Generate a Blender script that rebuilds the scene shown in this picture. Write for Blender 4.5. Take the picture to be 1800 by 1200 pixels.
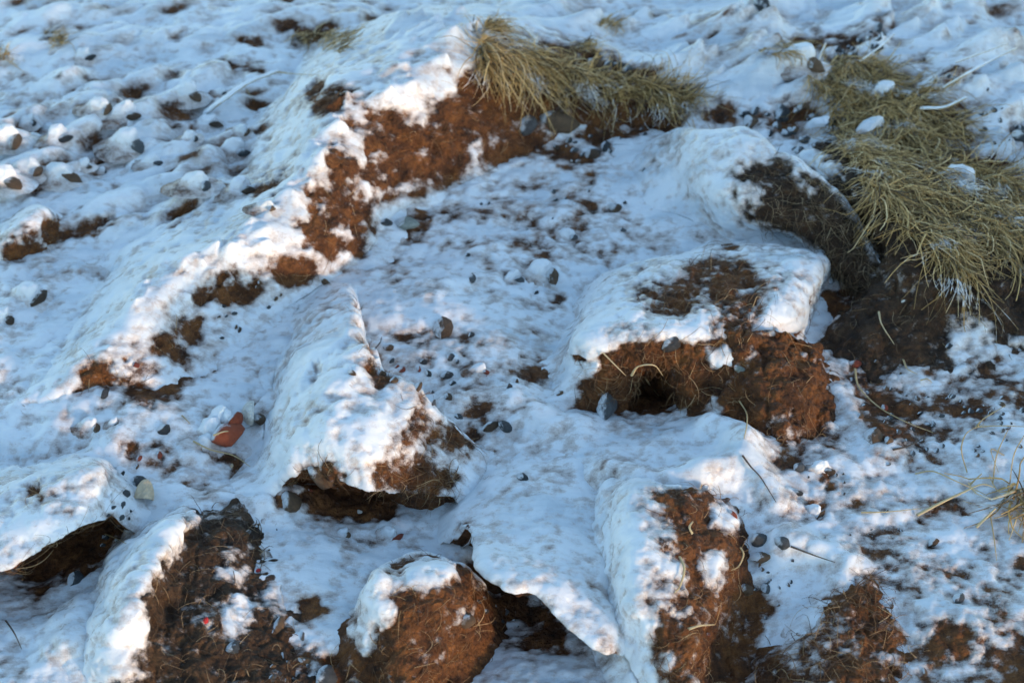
import bpy, math, random
import numpy as np
from mathutils import Vector

random.seed(7); RNG = np.random.default_rng(7)
for o in list(bpy.data.objects): bpy.data.objects.remove(o)
sc = bpy.context.scene
COL = sc.collection

# ------------------------------------------------------------------ camera, sky, sun, exposure
W, HPX = 1800.0, 1200.0
CAM = np.array([0.0, 0.0, 1.6]); PITCH = math.radians(42.0); HFOV = math.radians(36.0)
FPX = (W / 2) / math.tan(HFOV / 2)
cam_d = bpy.data.cameras.new('camera'); cam = bpy.data.objects.new('camera', cam_d); COL.objects.link(cam)
cam.location = CAM; cam.rotation_euler = (math.pi / 2 - PITCH, 0, 0)
cam_d.sensor_width = 22.5; cam_d.angle = HFOV; cam_d.clip_start = 0.05; cam_d.clip_end = 500
cam_d.dof.use_dof = True; cam_d.dof.focus_distance = 2.12; cam_d.dof.aperture_fstop = 2.8
sc.camera = cam

SUN_EL, SUN_X, SUN_Y = math.radians(6.5), 0.745, -0.667          # direction towards the sun (behind the camera, right)
wld = bpy.data.worlds.new('World'); sc.world = wld; wld.use_nodes = True
nt = wld.node_tree; bg = nt.nodes['Background']
sky = nt.nodes.new('ShaderNodeTexSky'); sky.sky_type = 'NISHITA'; sky.sun_disc = False
sky.sun_elevation = SUN_EL; sky.sun_rotation = math.atan2(SUN_X, SUN_Y)
sky.air_density = 1.0; sky.dust_density = 0.3; sky.ozone_density = 1.6
nt.links.new(sky.outputs[0], bg.inputs[0]); bg.inputs[1].default_value = 0.15
sun_d = bpy.data.lights.new('sun', 'SUN'); sun = bpy.data.objects.new('sun', sun_d); COL.objects.link(sun)
sun_d.energy = 0.72; sun_d.angle = math.radians(4.5); sun_d.color = (1.0, 0.66, 0.42)
sdir = Vector((SUN_X * math.cos(SUN_EL), SUN_Y * math.cos(SUN_EL), math.sin(SUN_EL))).normalized()
sun.rotation_euler = sdir.to_track_quat('Z', 'Y').to_euler()
sc.view_settings.view_transform = 'Standard'; sc.view_settings.look = 'None'
sc.view_settings.exposure = 1.95; sc.view_settings.gamma = 1.0
sc.render.engine = 'CYCLES'; sc.cycles.use_denoising = True; sc.cycles.use_adaptive_sampling = True; sc.cycles.adaptive_threshold = 0.03
sc.cycles.max_bounces = 6; sc.cycles.diffuse_bounces = 4; sc.cycles.glossy_bounces = 2

# ------------------------------------------------------------------ picture point -> place on the ground
SP, CP = math.sin(PITCH), math.cos(PITCH)
def P(px, py, z=0.0):
    """world point at height z (metres) seen at photograph position px, py"""
    px = np.asarray(px, float); py = np.asarray(py, float); z = np.asarray(z, float)
    u = (px - W / 2) / FPX; v = (py - HPX / 2) / FPX
    dx, dy, dz = u, CP - v * SP, -SP - v * CP
    t = (z - CAM[2]) / dz
    return np.stack(np.broadcast_arrays(dx * t, dy * t, z), -1)
def proj(X):
    r = X - CAM
    f = r[..., 1] * CP - r[..., 2] * SP
    d = -(r[..., 1] * SP + r[..., 2] * CP)
    f = np.maximum(f, 1e-3)
    return W / 2 + FPX * r[..., 0] / f, HPX / 2 + FPX * d / f, f

# ------------------------------------------------------------------ noise
_perm = np.random.default_rng(3).permutation(256); _perm = np.concatenate([_perm, _perm, _perm])
_g = np.random.default_rng(4).normal(size=(256, 3)); _g /= np.linalg.norm(_g, axis=1)[:, None]
def perlin(p):
    sh = p.shape[:-1]; p = p.reshape(-1, 3)
    i = np.floor(p).astype(np.int64); f = p - i; i &= 255
    w = f * f * f * (f * (f * 6 - 15) + 10)
    out = 0
    for a in (0, 1):
        for b in (0, 1):
            for c in (0, 1):
                h = _perm[_perm[_perm[i[:, 0] + a] + i[:, 1] + b] + i[:, 2] + c]
                g = _g[h]
                d = g[:, 0] * (f[:, 0] - a) + g[:, 1] * (f[:, 1] - b) + g[:, 2] * (f[:, 2] - c)
                ww = (w[:, 0] if a else 1 - w[:, 0]) * (w[:, 1] if b else 1 - w[:, 1]) * (w[:, 2] if c else 1 - w[:, 2])
                out = out + ww * d
    return (out * 1.5).reshape(sh)
def fbm(X, size, oct=3, off=0.0, stretch=(1, 1, 1), gain=0.5):
    p = X / size * np.array(stretch) + off + 50.0; a = 1.0; s = 0; t = 0
    for k in range(oct):
        s = s + a * perlin(p); t += a; p = p * 2.03 + 17.1; a *= gain
    return s / t
def sstep(a, b, x):
    t = np.clip((x - a) / (b - a), 0, 1); return t * t * (3 - 2 * t)

# ------------------------------------------------------------------ where the snow is blown off, and some shade put in as soil: drawn as soft patches
MW, MH, MX, MY, MS = 520, 400, -160.0, -100.0, 4.0                # raster of 4 px cells
_gx, _gy = np.meshgrid(MX + (np.arange(MW) + .5) * MS, MY + (np.arange(MH) + .5) * MS)
def inpoly(pts, X, Y):
    pts = np.asarray(pts, float); r = np.zeros(X.shape, bool); j = len(pts) - 1
    for i in range(len(pts)):
        xi, yi = pts[i]; xj, yj = pts[j]
        if yi != yj:
            r ^= ((yi > Y) != (yj > Y)) & (X < (xj - xi) * (Y - yi) / (yj - yi) + xi)
        j = i
    return r
def blur(a, n):
    for _ in range(2):
        for ax in (0, 1):
            k = max(1, int(n)); pad = [(0, 0), (0, 0)]; pad[ax] = (k, k)
            c = np.cumsum(np.pad(a, pad, mode='edge'), axis=ax)
            z = np.zeros_like(np.take(c, [0], axis=ax)); c = np.concatenate([z, c], axis=ax)
            n2 = 2 * k + 1; L = a.shape[ax]
            a = (np.take(c, np.arange(n2, n2 + L), axis=ax) - np.take(c, np.arange(0, L), axis=ax)) / n2
    return a
def raster(default, polys):
    m = np.full((MH, MW), float(default))
    for v, fe, pts in polys:
        a = inpoly(pts, _gx, _gy).astype(float)
        ar = math.sqrt(max(a.sum(), 1.0)); a = blur(a, max(1, min(fe / MS / .85, .17 * ar))); m = m * (1 - a) + v * a
    return m
def sample(m, px, py):
    x = np.clip((px - MX) / MS - .5, 0, MW - 1.001); y = np.clip((py - MY) / MS - .5, 0, MH - 1.001)
    i = x.astype(int); j = y.astype(int); a = x - i; b = y - j
    return (m[j, i] * (1 - a) + m[j, i + 1] * a) * (1 - b) + (m[j + 1, i] * (1 - a) + m[j + 1, i + 1] * a) * b

# ------------------------------------------------------------------ materials
def mat(name):
    m = bpy.data.materials.new(name); m.use_nodes = True
    return m, m.node_tree.nodes, m.node_tree.links, m.node_tree.nodes['Principled BSDF']
def N(ns, typ, **kw):
    n = ns.new(typ)
    for k, v in kw.items():
        if k.startswith('i_'): n.inputs[k[2:].replace('_', ' ')].default_value = v
        else: setattr(n, k, v)
    return n
def noise(ns, lk, pos, scale, detail=4, rough=.55, st=None):
    n = N(ns, 'ShaderNodeTexNoise'); n.inputs['Scale'].default_value = scale; n.inputs['Detail'].default_value = detail; n.inputs['Roughness'].default_value = rough
    if st:
        mp = N(ns, 'ShaderNodeMapping'); mp.inputs['Scale'].default_value = st[0]; mp.inputs['Rotation'].default_value = st[1]
        lk.new(pos, mp.inputs[0]); pos = mp.outputs[0]
    lk.new(pos, n.inputs['Vector']); return n.outputs['Fac']
def math_(ns, lk, op, a, b=None, clamp=False):
    n = N(ns, 'ShaderNodeMath', operation=op); n.use_clamp = clamp
    for i, v in enumerate((a, b)):
        if v is None: continue
        if isinstance(v, (int, float)): n.inputs[i].default_value = v
        else: lk.new(v, n.inputs[i])
    return n.outputs[0]
def ramp(ns, lk, fac, stops):
    r = N(ns, 'ShaderNodeValToRGB'); e = r.color_ramp.elements
    while len(e) > 1: e.remove(e[-1])
    e[0].position = stops[0][0]; e[0].color = (*stops[0][1], 1)
    for p, c in stops[1:]:
        k = e.new(p); k.color = (*c, 1)
    lk.new(fac, r.inputs[0]); return r.outputs[0]
def mixc(ns, lk, fac, a, b):
    n = N(ns, 'ShaderNodeMix', data_type='RGBA')
    (lk.new(fac, n.inputs[0]) if not isinstance(fac, (int, float)) else setattr(n.inputs[0], 'default_value', fac))
    for s, v in ((6, a), (7, b)):
        if isinstance(v, tuple): n.inputs[s].default_value = (*v, 1)
        else: lk.new(v, n.inputs[s])
    return n.outputs[2]
def maprange(ns, lk, v, a, b, c=0., d=1.):
    n = N(ns, 'ShaderNodeMapRange', interpolation_type='SMOOTHSTEP'); lk.new(v, n.inputs[0])
    for i, x in enumerate((a, b, c, d)): n.inputs[i + 1].default_value = x
    return n.outputs[0]

def make_cover(name, soil_dark, soil_mid, soil_light):
    """soil and frozen snow: the baked attribute 'bare' says how much soil shows, fine noise breaks the border"""
    m, ns, lk, pb = mat(name)
    pos = N(ns, 'ShaderNodeNewGeometry').outputs['Position']
    at = N(ns, 'ShaderNodeAttribute', attribute_name='bare').outputs['Fac']
    n1 = noise(ns, lk, pos, 75, 4, .7, ((.7, 1.2, 1), (0, 0, .15)))
    c2 = noise(ns, lk, pos, 520, 2, .7)
    j = math_(ns, lk, 'ADD', math_(ns, lk, 'MULTIPLY', math_(ns, lk, 'SUBTRACT', n1, .5), .95), math_(ns, lk, 'MULTIPLY', math_(ns, lk, 'SUBTRACT', c2, .5), .30))
    s = math_(ns, lk, 'ADD', at, j)
    fac = maprange(ns, lk, s, .32, .66)
    c1 = noise(ns, lk, pos, 34, 4, .7)
    soil = ramp(ns, lk, c1, [(.28, soil_dark), (.48, soil_mid), (.68, soil_light)])
    soil = mixc(ns, lk, maprange(ns, lk, c2, .45, .75, 0, .6), soil, tuple(x * .35 for x in soil_dark))
    fib = noise(ns, lk, pos, 300, 1, .6, ((1, .14, .5), (0.3, 0.2, 0.6)))
    soil = mixc(ns, lk, maprange(ns, lk, fib, .64, .78, 0, .28), soil, (soil_light[0] * 1.5, soil_light[1] * 1.7, soil_light[2] * 1.8))
    soil = mixc(ns, lk, maprange(ns, lk, n1, .60, .76, 0, .26), soil, (.55, .52, .50))
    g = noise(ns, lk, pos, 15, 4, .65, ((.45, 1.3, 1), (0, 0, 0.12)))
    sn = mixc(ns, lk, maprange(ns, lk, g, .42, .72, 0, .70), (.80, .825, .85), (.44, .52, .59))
    sn = mixc(ns, lk, maprange(ns, lk, s, .03, .40, 0, .62), sn, (.44, .34, .28))
    sn = mixc(ns, lk, maprange(ns, lk, c2, .70, .78, 0, .5), sn, (.22, .19, .17))
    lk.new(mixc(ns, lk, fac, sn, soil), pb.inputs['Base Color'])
    edge = math_(ns, lk, 'MULTIPLY', maprange(ns, lk, s, .15, .40), math_(ns, lk, 'SUBTRACT', 1.0, maprange(ns, lk, s, .5, .8)))
    ro = math_(ns, lk, 'SUBTRACT', math_(ns, lk, 'ADD', .34, math_(ns, lk, 'MULTIPLY', fac, .48)), math_(ns, lk, 'MULTIPLY', edge, .28))
    lk.new(ro, pb.inputs['Roughness'])
    pb.inputs['Specular IOR Level'].default_value = .4
    b1 = noise(ns, lk, pos, 120, 3, .7)
    vo = N(ns, 'ShaderNodeTexVoronoi'); vo.inputs['Scale'].default_value = 130; lk.new(pos, vo.inputs['Vector'])
    hs = math_(ns, lk, 'SUBTRACT', math_(ns, lk, 'ADD', math_(ns, lk, 'MULTIPLY', b1, .0075), math_(ns, lk, 'MULTIPLY', c2, .0020)), math_(ns, lk, 'MULTIPLY', vo.outputs['Distance'], .0045))
    hn = math_(ns, lk, 'ADD', math_(ns, lk, 'MULTIPLY', n1, .0019), math_(ns, lk, 'MULTIPLY', c2, .0005))
    mh = N(ns, 'ShaderNodeMix'); lk.new(maprange(ns, lk, at, .3, .7), mh.inputs[0]); lk.new(hn, mh.inputs[2]); lk.new(hs, mh.inputs[3])
    bp = N(ns, 'ShaderNodeBump'); bp.inputs['Strength'].default_value = .9; bp.inputs['Distance'].default_value = 1.0
    lk.new(mh.outputs[0], bp.inputs['Height']); lk.new(bp.outputs[0], pb.inputs['Normal'])
    return m
M_COVER = make_cover('snow_over_red_brown_soil', (.018, .0058, .0015), (.105, .036, .0080), (.215, .080, .0185))
M_DARK = make_cover('snow_over_dark_peaty_soil', (.010, .007, .005), (.032, .020, .012), (.080, .052, .030))

M_MID = make_cover('snow_over_brown_turf_soil', (.012, .006, .003), (.046, .022, .009), (.10, .052, .023))
def make_blade(name, stops, rough=.6, frost=False):
    m, ns, lk, pb = mat(name)
    at = N(ns, 'ShaderNodeAttribute', attribute_name='tone').outputs['Fac']
    pos = N(ns, 'ShaderNodeNewGeometry').outputs['Position']
    n = noise(ns, lk, pos, 120, 2)
    f = math_(ns, lk, 'ADD', at, math_(ns, lk, 'MULTIPLY', math_(ns, lk, 'SUBTRACT', n, .5), .35), True)
    col = ramp(ns, lk, f, stops); pb.inputs['Roughness'].default_value = rough
    if frost:
        fn = math_(ns, lk, 'ADD', noise(ns, lk, pos, 13, 3, .6, ((.7, 1.2, 1), (0, 0, .5))), math_(ns, lk, 'MULTIPLY', math_(ns, lk, 'SUBTRACT', noise(ns, lk, pos, 150, 2), .5), .35))
        col = mixc(ns, lk, maprange(ns, lk, fn, .56, .70, 0, .92), col, (.74, .77, .80))
    lk.new(col, pb.inputs['Base Color'])
    return m
M_GRASS = make_blade('dry_grass', [(0, (.06, .034, .012)), (.22, (.23, .142, .045)), (.5, (.52, .318, .105)), (.8, (.66, .44, .175)), (1, (.72, .54, .29))], .6, True)
M_ROOT = make_blade('dead_roots', [(0, (.05, .022, .008)), (.5, (.15, .07, .024)), (.8, (.27, .15, .06)), (1, (.48, .33, .17))])
M_FIBRE = make_blade('grey_brown_root_fibre', [(0, (.03, .017, .008)), (.45, (.11, .066, .030)), (.8, (.24, .155, .078)), (1, (.42, .31, .18))])
M_STRAW = make_blade('pale_straw', [(0, (.25, .17, .07)), (.5, (.45, .33, .16)), (1, (.60, .48, .28))])
M_TWIG = make_blade('dark_twig', [(0, (.03, .02, .015)), (1, (.10, .07, .05))])

def make_stone(name, ca, cb, rough=.6, frost=True):
    m, ns, lk, pb = mat(name)
    pos = N(ns, 'ShaderNodeTexCoord').outputs['Object']
    rnd = N(ns, 'ShaderNodeObjectInfo').outputs['Random']
    n = noise(ns, lk, pos, 3.0, 6, .7); f = math_(ns, lk, 'ADD', n, math_(ns, lk, 'MULTIPLY', math_(ns, lk, 'SUBTRACT', rnd, .5), .5), True)
    lk.new(ramp(ns, lk, f, [(.25, ca), (.75, cb)]), pb.inputs['Base Color']); pb.inputs['Roughness'].default_value = rough
    if frost:
        gm_ = N(ns, 'ShaderNodeNewGeometry'); dt = N(ns, 'ShaderNodeVectorMath', operation='DOT_PRODUCT'); lk.new(gm_.outputs['Normal'], dt.inputs[0]); dt.inputs[1].default_value = (-.75, .15, .45)
        fr = math_(ns, lk, 'ADD', math_(ns, lk, 'MULTIPLY', noise(ns, lk, gm_.outputs['Position'], 80, 3, .65), .55), math_(ns, lk, 'MULTIPLY', dt.outputs['Value'], .55))
        base = pb.inputs['Base Color'].links[0].from_socket
        lk.new(mixc(ns, lk, maprange(ns, lk, fr, .50, .66), base, (.74, .77, .80)), pb.inputs['Base Color'])
    b = noise(ns, lk, pos, 9.0, 5, .7); bp = N(ns, 'ShaderNodeBump'); bp.inputs['Strength'].default_value = .5; bp.inputs['Distance'].default_value = .12
    lk.new(b, bp.inputs['Height']); lk.new(bp.outputs[0], pb.inputs['Normal'])
    return m
M_ST = {'grey': make_stone('dark_grey_basalt', (.022, .026, .030), (.085, .092, .098), .6),
        'brown': make_stone('earthy_brown_stone', (.05, .03, .017), (.14, .085, .045), .7),
        'red': make_stone('red_scoria', (.16, .028, .014), (.34, .075, .035), .75),
        'pale': make_stone('pale_lichen_stone', (.16, .19, .17), (.42, .45, .40), .75),
        'brick': make_stone('red_brick', (.20, .034, .014), (.36, .085, .036), .9, True),
        'scarlet': make_stone('scarlet_scrap', (.55, .02, .02), (.75, .04, .04), .5, False),
        'shell': make_stone('white_shell', (.62, .60, .54), (.84, .82, .76), .35, False),
        'tan': make_stone('tan_shell', (.42, .30, .17), (.70, .56, .38), .5, False)}
m, ns, lk, pb = mat('rime_ice')
pos = N(ns, 'ShaderNodeNewGeometry').outputs['Position']
lk.new(mixc(ns, lk, maprange(ns, lk, noise(ns, lk, pos, 40, 4), .4, .75), (.88, .90, .92), (.70, .76, .82)), pb.inputs['Base Color'])
pb.inputs['Roughness'].default_value = .38; pb.inputs['Specular IOR Level'].default_value = .4
bp = N(ns, 'ShaderNodeBump'); bp.inputs['Distance'].default_value = .004; lk.new(noise(ns, lk, pos, 90, 4), bp.inputs['Height']); lk.new(bp.outputs[0], pb.inputs['Normal'])
M_RIME = m

# ------------------------------------------------------------------ mesh helpers
def tag(o, label=None, cat=None, group=None, kind=None):
    for k, v in (('label', label), ('category', cat), ('group', group), ('kind', kind)):
        if v: o[k] = v
    return o
def mesh_obj(name, V, F, material, parent=None, attr=None, loc=(0, 0, 0)):
    me = bpy.data.meshes.new(name); V = np.ascontiguousarray(V, dtype=np.float32); F = np.ascontiguousarray(F, dtype=np.int32)
    n = F.shape[1]
    me.vertices.add(len(V)); me.vertices.foreach_set('co', (V - np.array(loc, np.float32)).ravel())
    me.loops.add(F.size); me.loops.foreach_set('vertex_index', F.ravel())
    me.polygons.add(len(F)); me.polygons.foreach_set('loop_start', np.arange(0, F.size, n, dtype=np.int32))
    me.polygons.foreach_set('use_smooth', np.ones(len(F), bool))
    for an, av in (attr or {}).items():
        a = me.attributes.new(an, 'FLOAT', 'POINT'); a.data.foreach_set('value', np.ascontiguousarray(av, dtype=np.float32))
    me.update(); me.validate()
    me.materials.append(material)
    o = bpy.data.objects.new(name, me); COL.objects.link(o)
    if parent is not None: o.parent = parent
    else: o.location = loc
    return o
def empty(name, loc, label, cat, group=None):
    o = bpy.data.objects.new(name, None); o.empty_display_size = .02; COL.objects.link(o); o.location = loc
    return tag(o, label, cat, group)
def grid_faces(nu, nv):
    i = np.arange(nu * nv).reshape(nu, nv)
    return np.stack([i[:-1, :-1], i[1:, :-1], i[1:, 1:], i[:-1, 1:]], -1).reshape(-1, 4)
def grid_normals(X):
    du = np.gradient(X, axis=0); dv = np.gradient(X, axis=1)
    n = np.cross(du, dv); l = np.linalg.norm(n, axis=-1, keepdims=True); return n / np.maximum(l, 1e-9)
def crom(Pt, t):
    """Catmull-Rom along axis 0"""
    n = len(Pt); i = np.clip(np.floor(t).astype(int), 0, n - 2); f = (t - i).reshape((-1,) + (1,) * (Pt.ndim - 1))
    ext = np.concatenate([2 * Pt[:1] - Pt[1:2], Pt, 2 * Pt[-1:] - Pt[-2:-1]])
    a, b, c, d = ext[i], ext[i + 1], ext[i + 2], ext[i + 3]
    return .5 * (2 * b + (c - a) * f + (2 * a - 5 * b + 4 * c - d) * f ** 2 + (3 * b - a - 3 * c + d) * f ** 3)
def rowsample(row, n):
    Q = P(*np.array([(p[0], p[1], p[2] / 1000.0 * (.88 if p[2] > 0 else 1.0)) for p in row]).T)
    d = np.concatenate([[0], np.cumsum(np.linalg.norm(np.diff(Q, axis=0), axis=1) ** .75)])
    fine = crom(Q, np.linspace(0, len(Q) - 1, 400)); 
    l = np.concatenate([[0], np.cumsum(np.linalg.norm(np.diff(fine, axis=0), axis=1))])
    s = np.linspace(0, l[-1], n)
    return np.stack([np.interp(s, l, fine[:, k]) for k in range(3)], -1)

ALL = []          # every surface point, to set small things down on
def remember(X, Nn, bare): ALL.append((X.reshape(-1, 3), Nn.reshape(-1, 3), np.asarray(bare).ravel()))

# ------------------------------------------------------------------ bumps of rime (world xy)
def rand_in(pts, n, rng):
    pts = np.array(pts, float); out = []
    lo, hi = pts.min(0), pts.max(0)
    while len(out) < n:
        q = rng.uniform(lo, hi, (n * 3, 2)); q = q[inpoly(pts, q[:, 0], q[:, 1])]; out.extend(q.tolist())
    return np.array(out[:n])
BUMPS = []       # x, y, r, h, sharp, bare
def bump_area(pts, n, r, h, sharp, bare, z=0.02, seed=1):
    rng = np.random.default_rng(seed); q = rand_in(pts, n, rng); X = P(q[:, 0], q[:, 1], z)
    keep = fbm(X, .16, 2, seed * 1.7) + rng.uniform(-.25, .25, len(X)) > -.06
    for x in X[keep]:
        k = rng.uniform(0, 1) ** 2.2
        BUMPS.append((x[0], x[1], r[0] + (r[1] - r[0]) * k, (h[0] + (h[1] - h[0]) * k), sharp, bare * rng.uniform(0, 1)))
TOP_R = [(880, -60), (1850, -60), (1850, 130), (1560, 120), (1420, 170), (1370, 200), (1270, 160), (1000, 70)]
bump_area(TOP_R, 420, (.016, .075), (.010, .064), 1.7, .65, .03, 11)
bump_area([(1640, 120), (1850, 120), (1850, 330), (1720, 280)], 45, (.02, .05), (.015, .045), 1.6, .6, .05, 12)
bump_area([(0, 150), (480, 130), (500, 180), (470, 290), (300, 420), (0, 360)], 220, (.012, .055), (.006, .042), 1.0, .95, .02, 13)
bump_area([(0, -60), (880, -60), (600, 60), (0, 120)], 200, (.015, .06), (.004, .026), 1.0, .8, .02, 14)
bump_area([(0, 430), (280, 430), (200, 580), (0, 700)], 40, (.02, .05), (.004, .012), 1.0, .2, .0, 15)
bump_area([(560, 120), (700, 20), (870, 20), (850, 95), (700, 170), (600, 175)], 85, (.014, .034), (.012, .032), 1.7, .3, .15, 16)
bump_area([(480, 560), (600, 540), (680, 680), (640, 820), (480, 800)], 40, (.02, .045), (.006, .015), 1.0, 0, .08, 17)
bump_area([(650, 330), (1200, 250), (1150, 450), (980, 600), (650, 520)], 60, (.015, .035), (.003, .010), 1.0, .55, .0, 18)
bump_area([(0, 760), (400, 800), (330, 900), (160, 1000), (0, 850)], 40, (.02, .05), (.005, .014), 1.0, .25, .0, 19)
bump_area([(290, 480), (330, 435), (420, 412), (500, 345), (585, 232), (615, 245), (525, 378), (432, 450), (335, 485)], 130, (.010, .028), (.006, .024), 1.7, .3, .10, 20)
bump_area([(20, 700), (140, 630), (200, 575), (300, 480), (320, 500), (215, 610), (150, 665), (40, 725)], 70, (.010, .026), (.005, .018), 1.7, .3, .05, 21)
BUMPS = np.array(BUMPS)
BG = .0025; BX0, BY0, BNX, BNY = -1.4, .95, 1120, 900
_bh = np.zeros((BNY, BNX)); _bb = np.zeros((BNY, BNX))
for bx, by, r, hh, sh, ba in BUMPS:
    i0, i1 = [int(np.clip((v - BX0) / BG, 0, BNX)) for v in (bx - 3 * r, bx + 3 * r)]; j0, j1 = [int(np.clip((v - BY0) / BG, 0, BNY)) for v in (by - 3 * r, by + 3 * r)]
    if i1 <= i0 or j1 <= j0: continue
    ddx = BX0 + np.arange(i0, i1)[None] * BG - bx; ddy = (BY0 + np.arange(j0, j1)[:, None] * BG - by) * 1.1
    ddy = ddy - .35 * ddx; q = (ddx / np.where(ddx < 0, r * 1.7, r * .60)) ** 2 + (ddy / (r * .8)) ** 2
    prof = np.exp(-q) if sh < 1.3 else 1.25 * np.exp(-1.9 * np.sqrt(q + .02))
    a = _bh[j0:j1, i0:i1]; np.maximum(a, hh * prof, out=a)
    if ba > .15:
        q2 = ((ddx - r * .95) / (r * .9)) ** 2 + ((ddy + r * .25) / (r * .5)) ** 2
        a = _bb[j0:j1, i0:i1]; np.maximum(a, ba * np.exp(-q2), out=a)
def bumps(X):
    """height of the wind-shaped rime knobs and how bare their lee (right) sides are; round to windward, steep to lee"""
    x = X[..., 0] + fbm(X, .03, 2, 7.0) * .012; y = X[..., 1] + fbm(X, .03, 2, 27.0) * .012
    u = np.clip((x - BX0) / BG, 0, BNX - 1.01); v = np.clip((y - BY0) / BG, 0, BNY - 1.01); i = u.astype(int); j = v.astype(int); a = u - i; b = v - j
    f = lambda m: (m[j, i] * (1 - a) + m[j, i + 1] * a) * (1 - b) + (m[j + 1, i] * (1 - a) + m[j + 1, i + 1] * a) * b
    return f(_bh), f(_bb)

# ------------------------------------------------------------------ ground sheet
GCTRL = [(100, 60, 20), (450, 60, 35), (-100, 300, 10), (200, 250, 15), (100, 500, 5), (250, 650, 0), (60, 800, 0), (300, 830, 5),
         (420, 640, 0), (560, 500, 0), (900, 480, 0), (760, 420, 0), (1050, 350, 0), (960, 600, 5), (820, 640, 8), (720, 620, 18),
         (900, 800, 0), (960, 900, 5), (700, 950, -18), (600, 930, -28), (620, 880, -55), (900, 1130, -40), (870, 1010, -75), (940, 1060, -75), (560, 1120, -5), (1000, 1180, -25), (1120, 220, 5),
         (1000, 30, 45), (1250, 100, 50), (1500, 60, 55), (1750, 60, 60), (1650, 200, 55), (1800, 350, 50), (1380, 220, 30), (1500, 700, 12), (1650, 760, 8),
         (1790, 780, 22), (1560, 880, 18), (1450, 900, 22), (1250, 830, 38), (1170, 800, 8), (1300, 790, 34), (1100, 790, 15), (1400, 1020, 10), (1480, 1000, 26),
         (1350, 1150, -25), (1650, 1000, 24), (1750, 1130, 28), (100, 1010, -35), (110, 960, -70), (130, 1120, 0), (30, 1100, 0), (450, 1000, 5), (380, 760, 12), (150, 820, 12),
         (1190, 710, 0), (1140, 690, -70), (1140, 720, -25), (1300, 880, 20), (-200, 900, 0), (2000, 700, 30), (2000, 1100, 30), (900, 1350, -20), (100, 1350, 0), (1700, 1350, 25), (900, -200, 40), (-100, -200, 30), (2000, -200, 60)]
_gc = np.array([P(a, b, c / 1000.0) for a, b, c in GCTRL])
_K = np.exp(-((_gc[:, None, :2] - _gc[None, :, :2]) ** 2).sum(-1) / (2 * .16 ** 2))
_gw = np.linalg.solve(_K + .08 * np.eye(len(_gc)), _gc[:, 2] - .010)
RIDGES = [(np.array([P(a, b, .03) for a, b in q]), h_, w_) for q, h_, w_ in (
 ([(1070, 826), (1100, 838), (1150, 852), (1200, 850), (1250, 842), (1290, 822), (1306, 790), (1292, 765), (1250, 748)], .030, .017),
 ([(1310, 800), (1330, 845), (1365, 885)], .016, .016), ([(1378, 948), (1430, 966), (1488, 992)], .020, .015), ([(1476, 1025), (1466, 1050), (1420, 1095), (1380, 1160)], .018, .016),
 ([(1425, 610), (1450, 660), (1490, 710), (1560, 780)], .014, .020), ([(690, 690), (740, 705), (800, 690)], .012, .018), ([(900, 690), (960, 720), (1010, 745)], .016, .022),
 ([(340, 870), (420, 850), (480, 860), (520, 830)], .020, .024), ([(120, 1120), (135, 1060), (140, 1040)], .026, .020), ([(1080, 485), (1050, 540), (1035, 590)], .012, .02))]
def ground_base(x, y):
    z = np.full(x.shape, .010)
    for (cx, cy, _), w in zip(_gc, _gw): z = z + w * np.exp(-((x - cx) ** 2 + (y - cy) ** 2) / (2 * .16 ** 2))
    for Q, h_, w_ in RIDGES:
        best = np.full(x.shape, 9.0)
        for a_, b_ in zip(Q[:-1], Q[1:]):
            dx_, dy_ = b_[0] - a_[0], b_[1] - a_[1]; t_ = np.clip(((x - a_[0]) * dx_ + (y - a_[1]) * dy_) / (dx_ * dx_ + dy_ * dy_), 0, 1)
            best = np.minimum(best, (x - a_[0] - t_ * dx_) ** 2 + (y - a_[1] - t_ * dy_) ** 2)
        z = z + h_ * np.exp(-best / (2 * w_ * w_))
    # snowy hummock added out of view on the right, to block the low sun
    ox, oy = x - .62, y - 1.50
    al = ox * SUN_X + oy * SUN_Y; ac = ox * -SUN_Y + oy * SUN_X                 # along and across the light
    z = z + .80 * sstep(-.04, .30, ac) * (1 - sstep(1.7, 2.6, ac)) * np.exp(-((al - 2.7) / .65) ** 4)
    r = np.hypot(x, y - 2); z = z + .35 * sstep(3, 12, r) * (np.sin(x * .9 + 1) * np.cos(y * .7))
    return z
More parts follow.
